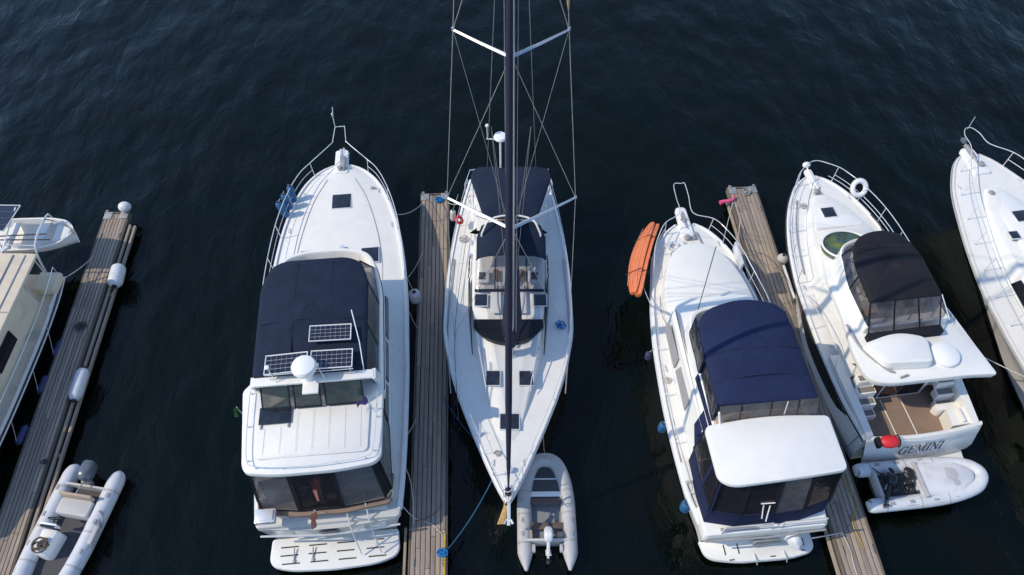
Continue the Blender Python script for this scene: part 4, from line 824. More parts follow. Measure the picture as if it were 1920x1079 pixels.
# orange boards strapped outside the port bow rail
def paddleboard(label, off, tilt, m2):
    root = empty('paddleboard', (4.42 + off, 16.85 - off * .6, 2.32), -17); n = 26; b = MB(); rings = []
    for i in range(n + 1):
        s = i / n; y = -1.58 + 3.16 * s; wd = .37 * max(.001, math.sin(math.pi * min(1, max(0, s * .94 + .03)))) ** .45; z0 = .22 * (2 * s - 1) ** 2 - .06
        rings.append([(.06 * math.cos(t) if abs(math.cos(t)) > .0 else 0, y, 0) for t in [0]] and [(.065 * math.cos(t) + z0, y, wd * math.sin(t)) for t in [2 * math.pi * k / 16 for k in range(16)]])
    b.loft(rings); b.build('board', 'orange', root, 60)
    s = MB()
    for z in (-.2, 0, .2):
        for q in (1, -1): s.tube([(q * .062 + .22 * (y / 1.75) ** 2 - .06, y, z) for y in (-1.3, -.9, -.45, 0, .45, .9, 1.3)], .008, 6, smooth=2)
    s.build('deck_stripe', m2, root)
    s = MB()
    for y in (-.8, .7): s.tube([(.08, y, -.36), (.08, y, .36), (-.08, y, .36), (-.08, y, -.36), (.08, y, -.36)], .012, 5)
    s.build('strap', 'rubber', root)
    root.rotation_euler = (0, R(tilt), R(-17)); tag(root, label, 'paddleboard', 'orange boards on the cruiser bow rail'); return root
paddleboard('long orange paddleboard on edge, outer one of the pair by the cruiser port bow', -.1, 40, 'palestripe')
paddleboard('long orange paddleboard on edge, inner one of the pair, touching the cruiser bow', .05, 36, 'palestripe')

# ================================================================ FLYBRIDGE CRUISER WITH BLACK BIMINI
def black_bimini_cruiser():
    D = empty('motor_yacht', (12.36, 10.5, 0), 8.1)
    tag(D, 'white cruiser with black bimini and a dark name across its transom', 'motor yacht')
    st = [(.25, 1.8, 1.4, 1.78), (1.8, 1.98, 1.45, 1.98), (3.7, 2.03, 1.55, 1.98), (5.5, 2.02, 1.75, 1.7), (7, 1.86, 1.95, 1.2), (8.1, 1.6, 2.08, .8), (9.0, 1.25, 2.16, .46), (9.6, .9, 2.2, .24), (10.0, .54, 2.23, .1), (10.2, .22, 2.24, .03)]
    f, Y, hull = make_hull(D, st, 10.2, rake=1.4, rub='rubber', hm='hullW', dfrom=1.7)
    for sd in (-1, 1):          # dark window band along the hull side
        b = MB(); pu, pl_ = [], []
        for i in range(13):
            y = 1.2 + 4.9 * i / 12; hd, zd, hw = f(y, 1), f(y, 2), f(y, 3); k = math.sin(math.pi * i / 12) ** .5
            def X(z): 
                q = (z - .1) / (zd - .1); return hw + (hd - hw) * q ** (1 / .55) + .022
            zu = zd - .14; zl = zu - .5 * k - .02; pu.append((sd * X(zu), y, zu)); pl_.append((sd * X(zl), y, zl))
        b.loft([pu, pl_], False, False, closed=False); b.loft([[V(p) - V((sd * .02, 0, 0)) for p in pu], [V(p) - V((sd * .02, 0, 0)) for p in pl_]], False, False, closed=False); b.build('hull_window', 'glass', D)
    # foredeck mouldings
    b = MB(); b.prism(rp(mir([(.3, 9.35, .2), (.85, 8.5, .3), (1.25, 7.2, .3), (1.5, 5.8, .3), (1.62, 2.2, .1)]), .3, 5), 1.8, 2.42, .09, .1, lambda x, y: .12 * (1 - (x / 1.5) ** 2) - .10 * max(0, y - 7.4)); b.build('coachroof', 'deck', D)
    b = MB(); b.prism(rp(mir([(.25, 9.0, .2), (.62, 8.3, .3), (.95, 7.55, .2)]), .3, 5), 2.2, 2.5, .04, .03, lambda x, y: -.12 * max(0, y - 7.6)); b.build('raised_panel', 'gel', D)
    hatch(D, -.1, 8.3, 2.43, .44, .42)
    # flybridge shell
    so_ = [(.4, 7.25, .5), (1.05, 6.7, .6), (1.45, 5.2, .5), (1.62, 3.8, .4), (1.86, 2.3, .4), (1.78, 1.3, .1), (1.2, 1.12, .1)]
    so_ = [(x, y if y > 1.5 else y + .08) for x, y, _ in so_]; lf = [(-x, y) for x, y in so_]; so_[-3:] = [(1.8, 2.2), (1.98, 1.08), (1.3, 1.16)]; sh = rp([(p[0], p[1], .06 if p[0] > 1.9 else .4) for p in so_] + [(p[0], p[1], .4) for p in reversed(lf)], .3, 6); zf = lambda x, y: max(-.55, -.13 * max(0, y - 3.2))
    inn = rp(mir([(.35, 6.2, .4), (.85, 5.9, .4), (1.2, 4.8, .3), (1.25, 3.0, .2)]), .3, 6)
    b = MB(); b.prism(sh, 2.84, 3.1, .07, -.04, zf); b.build('flybridge_deck', 'gel', D)
    b = MB(); b.prism(rp(mir([(.3, 7.0), (1.0, 6.4), (1.4, 4.5), (1.5, 2.0)]), .3, 5), 1.9, 2.95, .02, .0, zf); b.build('deckhouse', 'gel', D)
    co = rp(mir([(.35, 6.35, .4), (.95, 6.05, .4), (1.32, 4.6, .4), (1.34, 2.95, .12)]), .3, 6); ci = inset(co, .1)
    b = MB(); b.loft([[(x * 1.06, y, 2.75) for x, y in co], [(x, y, 3.36) for x, y in co], [(x, y, 3.4) for x, y in inset(co, .04)], [(x, y, 3.36) for x, y in ci], [(x, y, 3.0) for x, y in ci]]); b.build('flybridge_coaming', 'gel', D)
    # oval skylight with a patterned green mat below the glass
    el = [(-.36 + .78 * math.cos(t) * 1.0, 6.5 + .64 * math.sin(t), 0) for t in [2 * math.pi * i / 30 for i in range(30)]]
    rt = Matrix.Rotation(R(12), 4, 'X')
    m = mat('patterned_mat', (.05, .075, .05), .3, var=.5, stain=(.03, .13, .16), stain_amt=1, sscale=5)
    m2 = m.node_tree.nodes['Principled BSDF']; tt = m.node_tree; sepn = tt.nodes.new('ShaderNodeTexNoise'); sepn.inputs['Scale'].default_value = 2.2
    mm = tt.nodes.new('ShaderNodeMixRGB'); mm.inputs[2].default_value = (.15, .18, .03, 1); rr = tt.nodes.new('ShaderNodeValToRGB'); rr.color_ramp.elements[0].position = .5; rr.color_ramp.elements[1].position = .7
    tt.links.new(sepn.outputs['Fac'], rr.inputs[0]); tt.links.new(rr.outputs[0], mm.inputs[0]); tt.links.new(m2.inputs['Base Color'].links[0].from_socket, mm.inputs[1]); tt.links.new(mm.outputs[0], m2.inputs['Base Color'])
    b = MB(); b.loft([[(x, y, 2.72) for x, y, z in el], [(x, y, 2.84 - (y - 6.6) * .1) for x, y, z in el]]); mat_o = b.build('green_mat', m, D)
    b = MB(); b.tube([(x, y, 2.88 - (y - 6.6) * .1) for x, y, z in el + el[:1]], .035, 6); b.build('skylight_rim', 'gel', mat_o)
    # bimini
    cp = rp([(-1.2, 3.45, .1), (1.02, 3.42, .1), (1.12, 4.9, .3), (.85, 5.75, .5), (0, 6.0, .7), (-.85, 5.78, .5), (-1.1, 4.9, .3)], .3, 7)
    rip = lambda x, y: .035 * math.sin((y - 3.4) * 3.1) - .04 * math.exp(-((y - 4.55) / .09) ** 2)
    b = canopy(cp, 3.95, .1, .2, .05, .012, hw=1.15, yc=4.7, hy=1.4, seed=9, ripple=rip); cv = b.build('bimini', 'black', D, 60)
    seams(cv, [((-1.0, 4.55), (.95, 4.55)), ((-.95, 5.3), (.85, 5.3))], 'rubber')
    fr = MB(); lft = [(-1.28, 3.0), (-1.27, 4.4), (-1.0, 5.7), (-.1, 6.25), (.8, 5.75), (1.2, 4.4), (1.28, 3.0)]; tpp = [(-1.18, 3.5), (-1.1, 4.5), (-.92, 5.5), (-.05, 5.85), (.8, 5.5), (1.05, 4.5), (1.02, 3.45)]
    for i in range(6):
        a, c = V((*lft[i], 3.4)), V((*lft[i + 1], 3.4)); e, d = V((*tpp[i], 3.92)), V((*tpp[i + 1], 3.92))
        b = MB(); b.slab([a, c, d, e], .008); v = b.build('side_curtain', 'clear', D); b = MB(); b.frame([a, c, d, e], -.035, .02); b.build('curtain_edge', 'black', v)
    for x0, x1, t0, t1 in ((-1.28, -.52, -1.18, -.46), (-.48, .3, -.42, .28), (.34, .95, .32, 1.02)):
        pts = [(x0, 2.8, 3.3), (x1, 2.8, 3.3), (t1, 3.46, 3.95), (t0, 3.46, 3.95)]; b = MB(); b.slab(pts, .008); v = b.build('aft_curtain', 'clear', D); b = MB(); b.frame(pts, -.035, .025); b.build('curtain_edge', 'black', v)
    b = MB(); b.box((-.1, 3.7, 3.2), (1.9, .5, .4), .05); b.box((-.5, 4.5, 3.25), (.5, .5, .5), .06); b.build('flybridge_seat', 'tan', D)
    b = MB(); b.prism(rp([(-1.35, 2.55), (1.0, 2.55), (1.0, 2.82), (-1.35, 2.82)], .05), 3.08, 3.3, .02); b.build('seat_back_shade', 'black', D)  # black strip standing in for the shadow behind the seat back
    b = MB(); b.tube([(1.05, 3.45, 3.95), (1.3, 2.9, 3.35)], .018, 6); b.tube([(1.02, 3.5, 3.95), (1.5, 3.6, 3.05)], .018, 6); b.build('bimini_leg', 'steel', D)
    # aft flybridge locker, dome
    lk = rp([(-1.72, 2.5, .3), (-1.25, 1.62, .2), (.2, 1.5, .2), (.42, 2.45, .3), (-.5, 2.75, .5)], .3, 6)
    b = MB(); b.prism(lk, 3.08, 3.36, .1, .04, lambda x, y: .06 * (1 - (x + .5) ** 2)); b.build('sun_lounger_moulding', 'gel', D)
    b = MB(); b.tube([(-1.72, 3.3, 3.12), (-1.62, 2.4, 3.14), (-1.2, 1.65, 3.15), (-1.0, 1.5, 3.14)], .04, 6, smooth=4); b.build('styling_groove', 'seam', D)
    b = MB(); b.lathe([(.42, 0), (.44, .06), (.42, .13), (.3, .19), (0, .21)], (.72, 1.85, 3.08), seg=28); b.build('dome', 'plastic', D)
    b = MB(); b.lathe([(.03, -.1), (.03, .0)], (.85, 1.12, 2.85)); b.build('floodlight', 'iron', D)
    b = MB(); b.tube([(-.9, 1.3, 3.14), (-.65, 1.35, 3.16)], .03, 6); b.build('cleat_rail', 'iron', D)
    # cockpit
    b = MB(); b.prism([(-1.66, .2), (1.64, .2), (1.75, 2.1), (-1.75, 2.1)], .8, .95); b.build('cockpit_deck', 'sole', D)
    b = MB()
    for x in (-.5, .15): b.box((x + .0, 1.0, .955), (.03, 1.4, .012))
    b.build('inlay_strip', 'gel', D)
    for sd in (-1, 1):
        b = MB(); b.loft([[(sd * 1.58, .22, .9), (sd * 1.72, .3, .9), (sd * 1.9, 3, .9), (sd * 1.66, 3, .9)], [(sd * 1.56, .24, 1.6), (sd * 1.78, .3, 1.6), (sd * 1.95, 3, 1.85), (sd * 1.6, 3, 1.85)]]); b.build('side_coaming', 'gel', D)
        for k in range(4):
            b = MB(); b.box((sd * 1.28, 1.2 + .25 * k, 1.07 + .3 * k), (.58, .27, .3), .02); s_ = b.build('stair_step', 'gel', D); b = MB(); b.box((sd * 1.28, 1.2 + .25 * k, 1.225 + .3 * k), (.48, .18, .015)); b.build('tread', 'grey_tread', s_)
    b = MB(); b.box((-.1, 1.8, 1.9), (1.9, .08, 1.95), .01); bh = b.build('cockpit_bulkhead', 'gel', D)
    for x0, x1 in ((-.95, -.6), (-.5, .05), (.1, .8)):
        b = MB(); b.box(((x0 + x1) / 2 - .1, 1.745, 1.9), (x1 - x0, .03, 1.6)); b.build('sliding_door_pane', 'glass', bh)
    b = MB(); b.loft([[(1.0, .3, .95), (1.62, .3, .95), (1.66, .85, .95), (1.06, .85, .95)], [(1.0, .3, 1.5), (1.7, .3, 1.55), (1.74, .85, 1.55), (1.06, .85, 1.5)]]); b.box((1.36, .58, 1.58), (.1, .45, .08), .02); b.build('cockpit_seat', 'gel', D)
    b = MB(); b.prism(rp([(.95, .9), (1.7, .9), (1.72, 1.15), (.85, 1.15)], .12, 6), .95, 1.35, .05); b.build('corner_locker', 'gel', D)
    # sloping transom with name
    b = MB(); n = 10; rows = []
    for (dy, z, k) in ((.0, 1.62, 1.0), (-.04, 1.64, 1.0), (-.1, 1.6, 1.0), (-.36, .8, .95), (-.36, .5, .93)):
        rows.append([(x * k, .3 + dy - .16 * (1 - (x / 1.9) ** 2), z) for x in [-1.84 + 3.68 * i / n for i in range(n + 1)]])
    rows.insert(0, [(x * .9, .36 - .16 * (1 - (x / 1.9) ** 2), .9) for x in [-1.8 + 3.6 * i / n for i in range(n + 1)]])
    b.loft(rows, False, False, closed=False); tr = b.build('transom', 'gel', D)
    b = MB(); b.tube([(-1.5, .05, 1.66), (0, -.05, 1.68), (1.6, .08, 1.68)], .022, 6, smooth=3); b.build('transom_rail', 'steel', D)
    def serif_word():          # thick and thin strokes with slab serifs, one glyph after another
        b = MB(); x = 0.
        def st(x0, y0, x1, y1, wd):
            d = V((x1 - x0, y1 - y0)); nn = V((-d.y, d.x)).normalized() * wd / 2; a, c = V((x0, y0)), V((x1, y1))
            b.loft([[(p.x, p.y, z) for p in (a - nn, c - nn, c + nn, a + nn)] for z in (-.004, .004)])
        def se(xc, y, wd): st(xc - wd / 2, y, xc + wd / 2, y, .018)
        for ch in 'GEMINI':
            if ch == 'G':
                pr = None; pts = [(.13 + .13 * math.cos(t), .14 + .14 * math.sin(t), .02 + .035 * abs(math.cos(t))) for t in [R(45 + 270 * k / 16) for k in range(17)]]
                for p, q in zip(pts, pts[1:]): st(x + p[0], p[1], x + q[0], q[1], (p[2] + q[2]) / 2)
                st(x + .235, .0, x + .235, .12, .04); se(x + .235, .125, .1); st(x + .245, .19, x + .245, .28, .016); x += .33
            elif ch == 'E':
                st(x + .04, 0, x + .04, .28, .045); st(x, .272, x + .19, .272, .02); st(x, .008, x + .2, .008, .02); st(x + .04, .145, x + .14, .145, .018); st(x + .185, .2, x + .185, .28, .014); st(x + .2, 0, x + .2, .09, .014); st(x + .14, .11, x + .14, .18, .014); x += .27
            elif ch == 'M':
                st(x + .03, 0, x + .03, .28, .018); st(x + .03, .28, x + .15, .02, .042); st(x + .15, .02, x + .27, .28, .018); st(x + .27, 0, x + .27, .28, .045); se(x + .03, .008, .09); se(x + .27, .008, .11); se(x + .02, .272, .07); se(x + .28, .272, .09); x += .37
            elif ch == 'N':
                st(x + .03, 0, x + .03, .28, .018); st(x + .03, .28, x + .23, 0, .045); st(x + .23, 0, x + .23, .28, .018); se(x + .03, .008, .09); se(x + .02, .272, .07); se(x + .23, .272, .09); x += .31
            else:
                st(x + .04, 0, x + .04, .28, .045); se(x + .04, .008, .11); se(x + .04, .272, .11); x += .13
        for v in b.bm.verts: v.co.x = v.co.x - x / 2 + v.co.y * .35
        me_ = bpy.data.meshes.new('name_lettering'); bmesh.ops.recalc_face_normals(b.bm, faces=b.bm.faces); b.bm.to_mesh(me_); b.bm.free(); me_.materials.append(M['text']); return me_
    me = serif_word()
    t = bpy.data.objects.new('name_lettering', me); COL.objects.link(t); t.parent = tr; t.location = (-.12, -.185, 1.08); t.rotation_euler = (R(71), 0, R(1)); t.scale = (.92, 1.05, 1)
    sp = rp([(-1.6, .25), (-1.5, -1.0, .3), (1.4, -1.0, .3), (1.6, .25)], .3, 5); b = MB(); b.prism(sp, .34, .5, .04); b.build('swim_platform', 'gel', D)
    # rails
    railing(D, f, Y, [5.9, 6.6, 7.4, 8.2, 9.0, 9.5, 9.85], .8, (-1, 1), inb=.05, lean=.05, post=.95, extra=[(.22, 10.25, 2.98), (0, 10.3, 3.0)])
    for sd in (-1, 1):
        b = MB(); b.tube([(sd * (f(y, 1) - .0), y, f(y, 2) + .22) for y in (6.2, 7.2, 8.2, 9.0, 9.6, 10.0)], .01, 5, smooth=3); b.build('lower_rail', 'steel', D)
        b = MB(); b.tube([(sd * 1.9, 5.4, 1.95), (sd * 1.98, 4.4, 2.35), (sd * 1.95, 2.9, 2.4), (sd * 1.9, 2.5, 1.6)], .014, 6, smooth=4); b.build('side_rail', 'steel', D)
    b = MB(); b.prism(rp([(-.16, 9.6), (.16, 9.6), (.14, 10.55, .1), (-.14, 10.55, .1)], .08), 2.22, 2.32, .03); b.tube([(0, 9.5, 2.36), (0, 10.6, 2.34)], .025, 6); b.ell((.02, 10.72, 2.36), (.15, .12, .12)); b.build('bow_roller', 'gel', D)
    b = MB(); b.tube([(-.05, 9.7, 2.3), (.12, 9.25, 2.3), (.3, 9.0, 2.3), (.35, 8.8, 2.3)], .03, 6, smooth=3); b.lathe([(.08, 0), (.06, .08), (.09, .12), (0, .15)], (-.1, 9.4, 2.27)); b.build('windlass', 'iron', D)
    b = MB(); b.tube([(-.85, 9.2, 2.22), (-1.2, 8.3, 2.14), (-1.5, 7.2, 2.04), (-1.62, 6.2, 1.9)], .025, 5, smooth=5); b.build('side_deck_line', 'seam', D)
    for y in (9.1, 5.7, .6):
        for sd in (-1, 1): cleat(D, (sd * (f(y, 1) - .2), y, f(y, 2) + .06), 0, .11)
    b = MB(); b.tube([(1.5, 8.2, 2.2), (1.62, 7.6, 2.2), (1.5, 7.0, 2.15), (1.7, 6.7, 2.1), (1.55, 7.3, 2.2)], .025, 5, smooth=4); b.build('coiled_line', 'ropeD', D)
    return D, f
D, fD = black_bimini_cruiser()
coil('white rope coil on the bow of the black bimini cruiser', W(D, (-.75, 8.9, 2.2)), .13, 4, .015, 'ropeW', seed=14)
o = empty('life_ring', W(D, (1.18, 8.98, 2.78)), 0); tag(o, 'white life ring hanging on the bow rail of the black bimini cruiser', 'life ring')
b = MB(); b.torus((0, 0, 0), .25, .085, (.15, -.75, .65), 32, 12); b.build('ring', 'plastic', o)
b = MB(); b.torus((0, 0, 0), .345, .012, (.15, -.75, .65), 28, 5); b.build('grab_line', 'ropeW', o)
o = empty('life_jacket', W(D, (-1.25, -.02, 1.74)), 4); tag(o, 'bright red buoyancy bag strapped on the transom left of the dark name', 'buoyancy bag')
b = MB(); b.ell((0, 0, .0), (.32, .2, .17), seg=20); b.build('bag', 'red', o)
b = MB(); b.box((-.34, 0, -.02), (.14, .3, .22), .04); b.torus((.24, 0, 0), .17, .02, (1, 0, 0), 18, 6); b.build('strap', 'black', o)

# ================================================================ RIGHT-EDGE CRUISER
def right_edge_cruiser():
    E_ = empty('motor_yacht', (18.75, 11.4, 0), 9.2)     # origin near its stern
    tag(E_, 'white cruiser cut off by the right edge of the picture', 'motor yacht')
    L0 = 10.65
    st = [(-2.5, 2.2, 1.6, 1.9), (0, 2.45, 1.7, 2.0), (2.5, 2.5, 1.85, 1.75), (4.5, 2.42, 1.98, 1.3), (6, 2.2, 2.08, .95), (7.5, 1.85, 2.16, .62), (8.7, 1.5, 2.22, .36), (9.5, 1.12, 2.25, .2), (10.1, .74, 2.28, .1), (10.4, .42, 2.3, .03)]
    f, Y, hull = make_hull(E_, st, 10.4, rake=1.6, hm='hullG', lip=.04, rub='seam')
    b = MB(); b.prism(rp([(-.34, 9.4), (.34, 9.4), (.26, 10.75, .2), (-.26, 10.75, .2)], .12), 2.24, 2.38, .04); b.build('bow_platform', 'gel', E_)
    b = MB(); b.box((.05, 10.5, 2.4), (.2, .7, .06), .02); b.tube([(0, 9.8, 2.44), (.05, 10.9, 2.42)], .04, 6); b.lathe([(.1, 0), (.1, .14), (0, .16)], (.1, 9.8, 2.36)); b.build('windlass', 'iron', E_)
    b = MB(); b.box((0, 11.0, 2.5), (.16, .24, .14), .04); b.build('anchor', 'engine', E_)
    b = MB(); b.prism(rp(mir([(.35, 8.9, .2), (.9, 7.7, .3), (1.35, 6.0, .3), (1.6, 3.5, .3), (1.7, -2, .2)]), .3, 5), 1.7, 2.62, .12, .1, lambda x, y: .12 * (1 - (x / 1.7) ** 2) - .11 * max(0, y - 5)); b.build('coachroof', 'deck', E_)
    b = MB(); b.prism(rp(mir([(.25, 8.6, .2), (.55, 7.4, .2), (.62, 5.4, .1)]), .2, 5), 2.2, 2.72, .04, 0, lambda x, y: -.11 * max(0, y - 5)); b.build('raised_panel', 'gel', E_)
    hatch(E_, .12, 7.15, 2.5, .5, .46); hatch(E_, -.7, 6.3, 2.62, .3, .3, rz=R(-3)); hatch(E_, .7, 6.2, 2.62, .3, .3)
    b = MB(); b.prism(rp(mir([(.8, 4.0), (1.25, 3.4), (1.4, 1), (1.4, -2)]), .3, 5), 2.5, 3.3, .1, .22); b.build('deckhouse', 'gel', E_)
    for sd in (-1, 1):
        b = MB(); b.slab([(sd * 1.66, 2.9, 2.2), (sd * 1.62, 4.6, 2.3), (sd * 1.5, 4.5, 2.62), (sd * 1.58, -.5, 2.66), (sd * 1.7, -.5, 2.22)], .03); b.build('side_window', 'glass', E_)
    b = MB(); b.lathe([(.12, 0), (.12, .05), (.07, .08), (0, .09)], (-.2, 8.45, 2.33)); b.build('deck_vent', 'iron', E_)
    railing(E_, f, Y, [2.2, 3.6, 5, 6.3, 7.4, 8.3, 9.1, 9.7], .72, (1,), inb=.05, lean=.06, post=1.25, extra=[(.42, 10.3, 2.95), (.3, 10.8, 3.0), (.14, 11.1, 3.02), (0, 11.15, 3.02)])
    # port rail lies further inboard
    railing(E_, f, Y, [2.2, 3.6, 5, 6.3, 7.4, 8.3, 9.1, 9.7], .66, (-1,), inb=.3, lean=-.12, post=1.05, extra=[(.3, 10.3, 2.95), (.3, 10.8, 3.0), (.14, 11.1, 3.02), (0, 11.15, 3.02)])
    b = MB(); b.tube([(.0, 11.15, 2.95), (.02, 11.15, 3.05), (.18, 11.3, 3.4)], .014, 5); b.build('bow_staff', 'alu', E_)
    for y in (9.0, 5.2):
        for sd in (-1, 1): cleat(E_, (sd * (f(y, 1) - .2), y, f(y, 2) + .05), 0, .12)
    b = MB(); b.tube([(-1.7, 1.6, 2.2), (-2.4, 1.5, 1.95), (-2.45, .9, 1.5), (-2.0, .5, 1.8), (-1.5, .7, 2.1)], .02, 5, smooth=6); b.build('looped_hose', 'rubber', E_)
    return E_, f
E_, fE = right_edge_cruiser()
fender('cream fender low on the port side of the right-edge cruiser', W(E_, (-2.5, .2, .3)), W(E_, (-2.4, -.3, .75)), .2, 'cream', W(E_, (-2.4, .2, 1.7)))

# ================================================================ LEFT-EDGE TRAWLER WITH DINGHY ON DAVITS
def left_edge_trawler():
    F = empty('trawler_yacht', (-17.15, 16.95, 0), 179.0 - 0)      # bow points towards the camera, local y runs aft to bow
    tag(F, 'cream trawler yacht at the left edge with a solar panel over its stern', 'trawler yacht')
    st = [(0, 1.45, 1.12, 1.0), (1, 1.6, 1.12, 1.1), (3, 1.72, 1.12, 1.2), (6, 1.76, 1.15, 1.2), (8.5, 1.6, 1.25, 1.0), (10.5, 1.15, 1.4, .8), (12, .5, 1.55, .2), (12.5, .06, 1.6, .02)]
    f, Y, hull = make_hull(F, st, 12.5, rake=.9, hm='hullN', lip=.05, dm='cream', rub='hullG')
    for sd in (-1, 1):
        b = MB(); b.tube([(sd * (f(y, 1) - .06), y, f(y, 2) + .09) for y in (0, 2, 4, 6, 8, 10, 11.5)], .06, 8, smooth=4); b.build('cap_rail', 'hullG', F)
        b = MB(); b.box((sd * 1.2, .5, 1.32), (.7, .75, .35), .04); b.build('stern_seat', 'cream', F)
    b = MB(); b.prism(rp([(-1.15, 1.2), (1.15, 1.2), (1.2, 8.2), (.9, 9.4), (-.9, 9.4), (-1.2, 8.2)], .15), 1.1, 2.45, .06, .04); b.build('deckhouse', 'cream', F)
    b = MB(); b.prism(rp([(-1.28, .2), (1.28, .2), (1.33, 5.8), (-1.33, 5.8)], .1), 2.5, 2.6, .03, 0, lambda x, y: .06 * (1 - x * x / 1.8)); rf = b.build('cockpit_roof', 'cream', F)
    b = MB()
    for x in (-.95, -.55, 0, .55, .95): b.tube([(x, .3, 2.65 - .03 * abs(x)), (x, 5.7, 2.65 - .03 * abs(x))], .025, 5)
    b.tube([(-1.25, 2.6, 2.61), (0, 2.6, 2.67), (1.25, 2.6, 2.61)], .02, 5)
    b.build('roof_batten', 'seam', rf)
    b = MB()
    for x in (-.95, .95):
        for y in (.3, 1.3): b.tube([(x * 1.2, y, 1.1), (x * 1.2, y, 2.5)], .025, 6)
    b.build('roof_post', 'steel', F)
    b = MB(); b.prism(rp([(-1.15, 5.95), (1.15, 5.95), (1.05, 8.6), (-1.05, 8.6)], .15), 2.4, 2.75, .05, .06); b.build('cabin_top', 'gel', F)
    for sd in (-1, 1):
        for y0 in (2.95, 4.5, 6.0):
            b = MB(); b.slab([(sd * 1.2, y0, 1.6), (sd * 1.205, y0 + 1.3, 1.6), (sd * 1.18, y0 + 1.3, 2.1), (sd * 1.175, y0, 2.1)], .03); b.build('side_window', 'glass', F)
    solar(F, (.75, -1.0, 3.0), 1.9, 1.3, Matrix.Rotation(R(6), 4, 'X'), 6, 4)
    b = MB()
    for x in (-.1, 1.6): b.tube([(x, .25, 2.6), (x, -1.5, 2.98)], .025, 6)
    for x in (-.95, .95): b.tube([(x, .1, 1.1), (x, -.3, 2.4), (x, -1.5, 2.55), (x, -1.7, 2.3)], .035, 6, smooth=4)
    b.tube([(-.95, -.3, 2.4), (.95, -.3, 2.4)], .025, 6); b.build('davit_frame', 'steel', F)
    for sd in (-1, 1):
        b = MB(); b.tube([(sd * (f(y, 1) - .08), y, f(y, 2) + .62) for y in (.1, 1.5, 3, 5, 7, 9)], .013, 6, smooth=3)
        for y in (.1, 1.5, 3, 4.5, 6): b.tube([(sd * (f(y, 1) - .08), y, f(y, 2)), (sd * (f(y, 1) - .08), y, f(y, 2) + .62)], .012, 5)
        b.build('guard_rail', 'steel', F)
    for y in (1.4, 3.2, 5.4): cleat(F, (-1.45, y, 1.15), 0, .1)
    b = MB(); b.tube([(-1.2, 2.35, 1.18), (-1.4, 2.5, 1.2), (-1.3, 2.7, 1.2), (-1.15, 2.5, 1.2), (-1.4, 2.3, 1.22), (-1.5, 2.6, 1.22)], .02, 5, smooth=5); b.build('coiled_line', 'ropeW', F)
    return F, f
F, fF = left_edge_trawler()
def davit_dinghy():
    d = empty('rowing_dinghy', (-16.95, 18.2, 1.35), -90 + 2)     # bow to the right
    tag(d, 'white rowing dinghy slung on davits across the trawler stern', 'dinghy')
    st = [(-1.5, .62, .5, .4), (-.6, .72, .5, .5), (.3, .7, .52, .45), (1.0, .55, .56, .25), (1.35, .32, .6, .1), (1.5, .1, .62, .02)]
    f = table(st); b = MB(); rings = []; ys = [-1.5 + 3.0 * i / 20 for i in range(21)]
    for y in ys:
        hd, zd, hw = f(y, 1), f(y, 2), f(y, 3)
        half = [(0, 0), (hw, .06), (hd * .97, zd * .6), (hd, zd), (hd + .03, zd), (hd + .03, zd + .04), (max(0, hd - .03), zd + .04), (max(0, hd - .1), zd * .5), (max(0, hw - .12), .12), (0, .1)]
        rings.append([(x, y, z) for x, z in half] + [(-x, y, z) for x, z in reversed(half[1:-1])])
    b.loft(rings); b.build('hull', 'gel', d, 45)
    for y in (-.7, .35): b = MB(); b.box((0, y, .42), (1.25, .26, .04), .01); b.build('thwart', 'gel', d)
    b = MB(); b.prism(rp([(-.45, .85), (.45, .85), (.2, 1.35), (-.2, 1.35)], .1), .4, .55, .03); b.build('bow_locker', 'deck', d)
    b = MB(); b.tube([(.15, -1.5, .6), (.1, .6, .62)], .025, 6); b.tube([(.3, -1.2, .6), (.35, .8, .6)], .025, 6); b.build('oar', 'teak', d)
    b = MB(); b.tube([(.6, -.8, .5), (.3, -.9, 1.1), (0, -.8, 1.25)], .015, 5); b.tube([(-.6, .6, .5), (-.2, .75, 1.05), (0, .8, 1.25)], .015, 5); b.build('lifting_sling', 'ropeD', d)
davit_dinghy()
for i, (y, c, t) in enumerate(((2.2, 'navyfender', 'navy fender between the trawler and the left dock, furthest from the camera'), (3.6, 'navyfender', 'navy fender between the trawler and the left dock, second from its stern'), (5.4, 'navyfender', 'navy fender between the trawler and the left dock, nearest the camera'))):
    fender(t, W(F, (-1.86, y, .4)), W(F, (-1.84, y + .7, .42)), .13, c, W(F, (-1.7, y, 1.2)), 'navy fenders along the trawler')

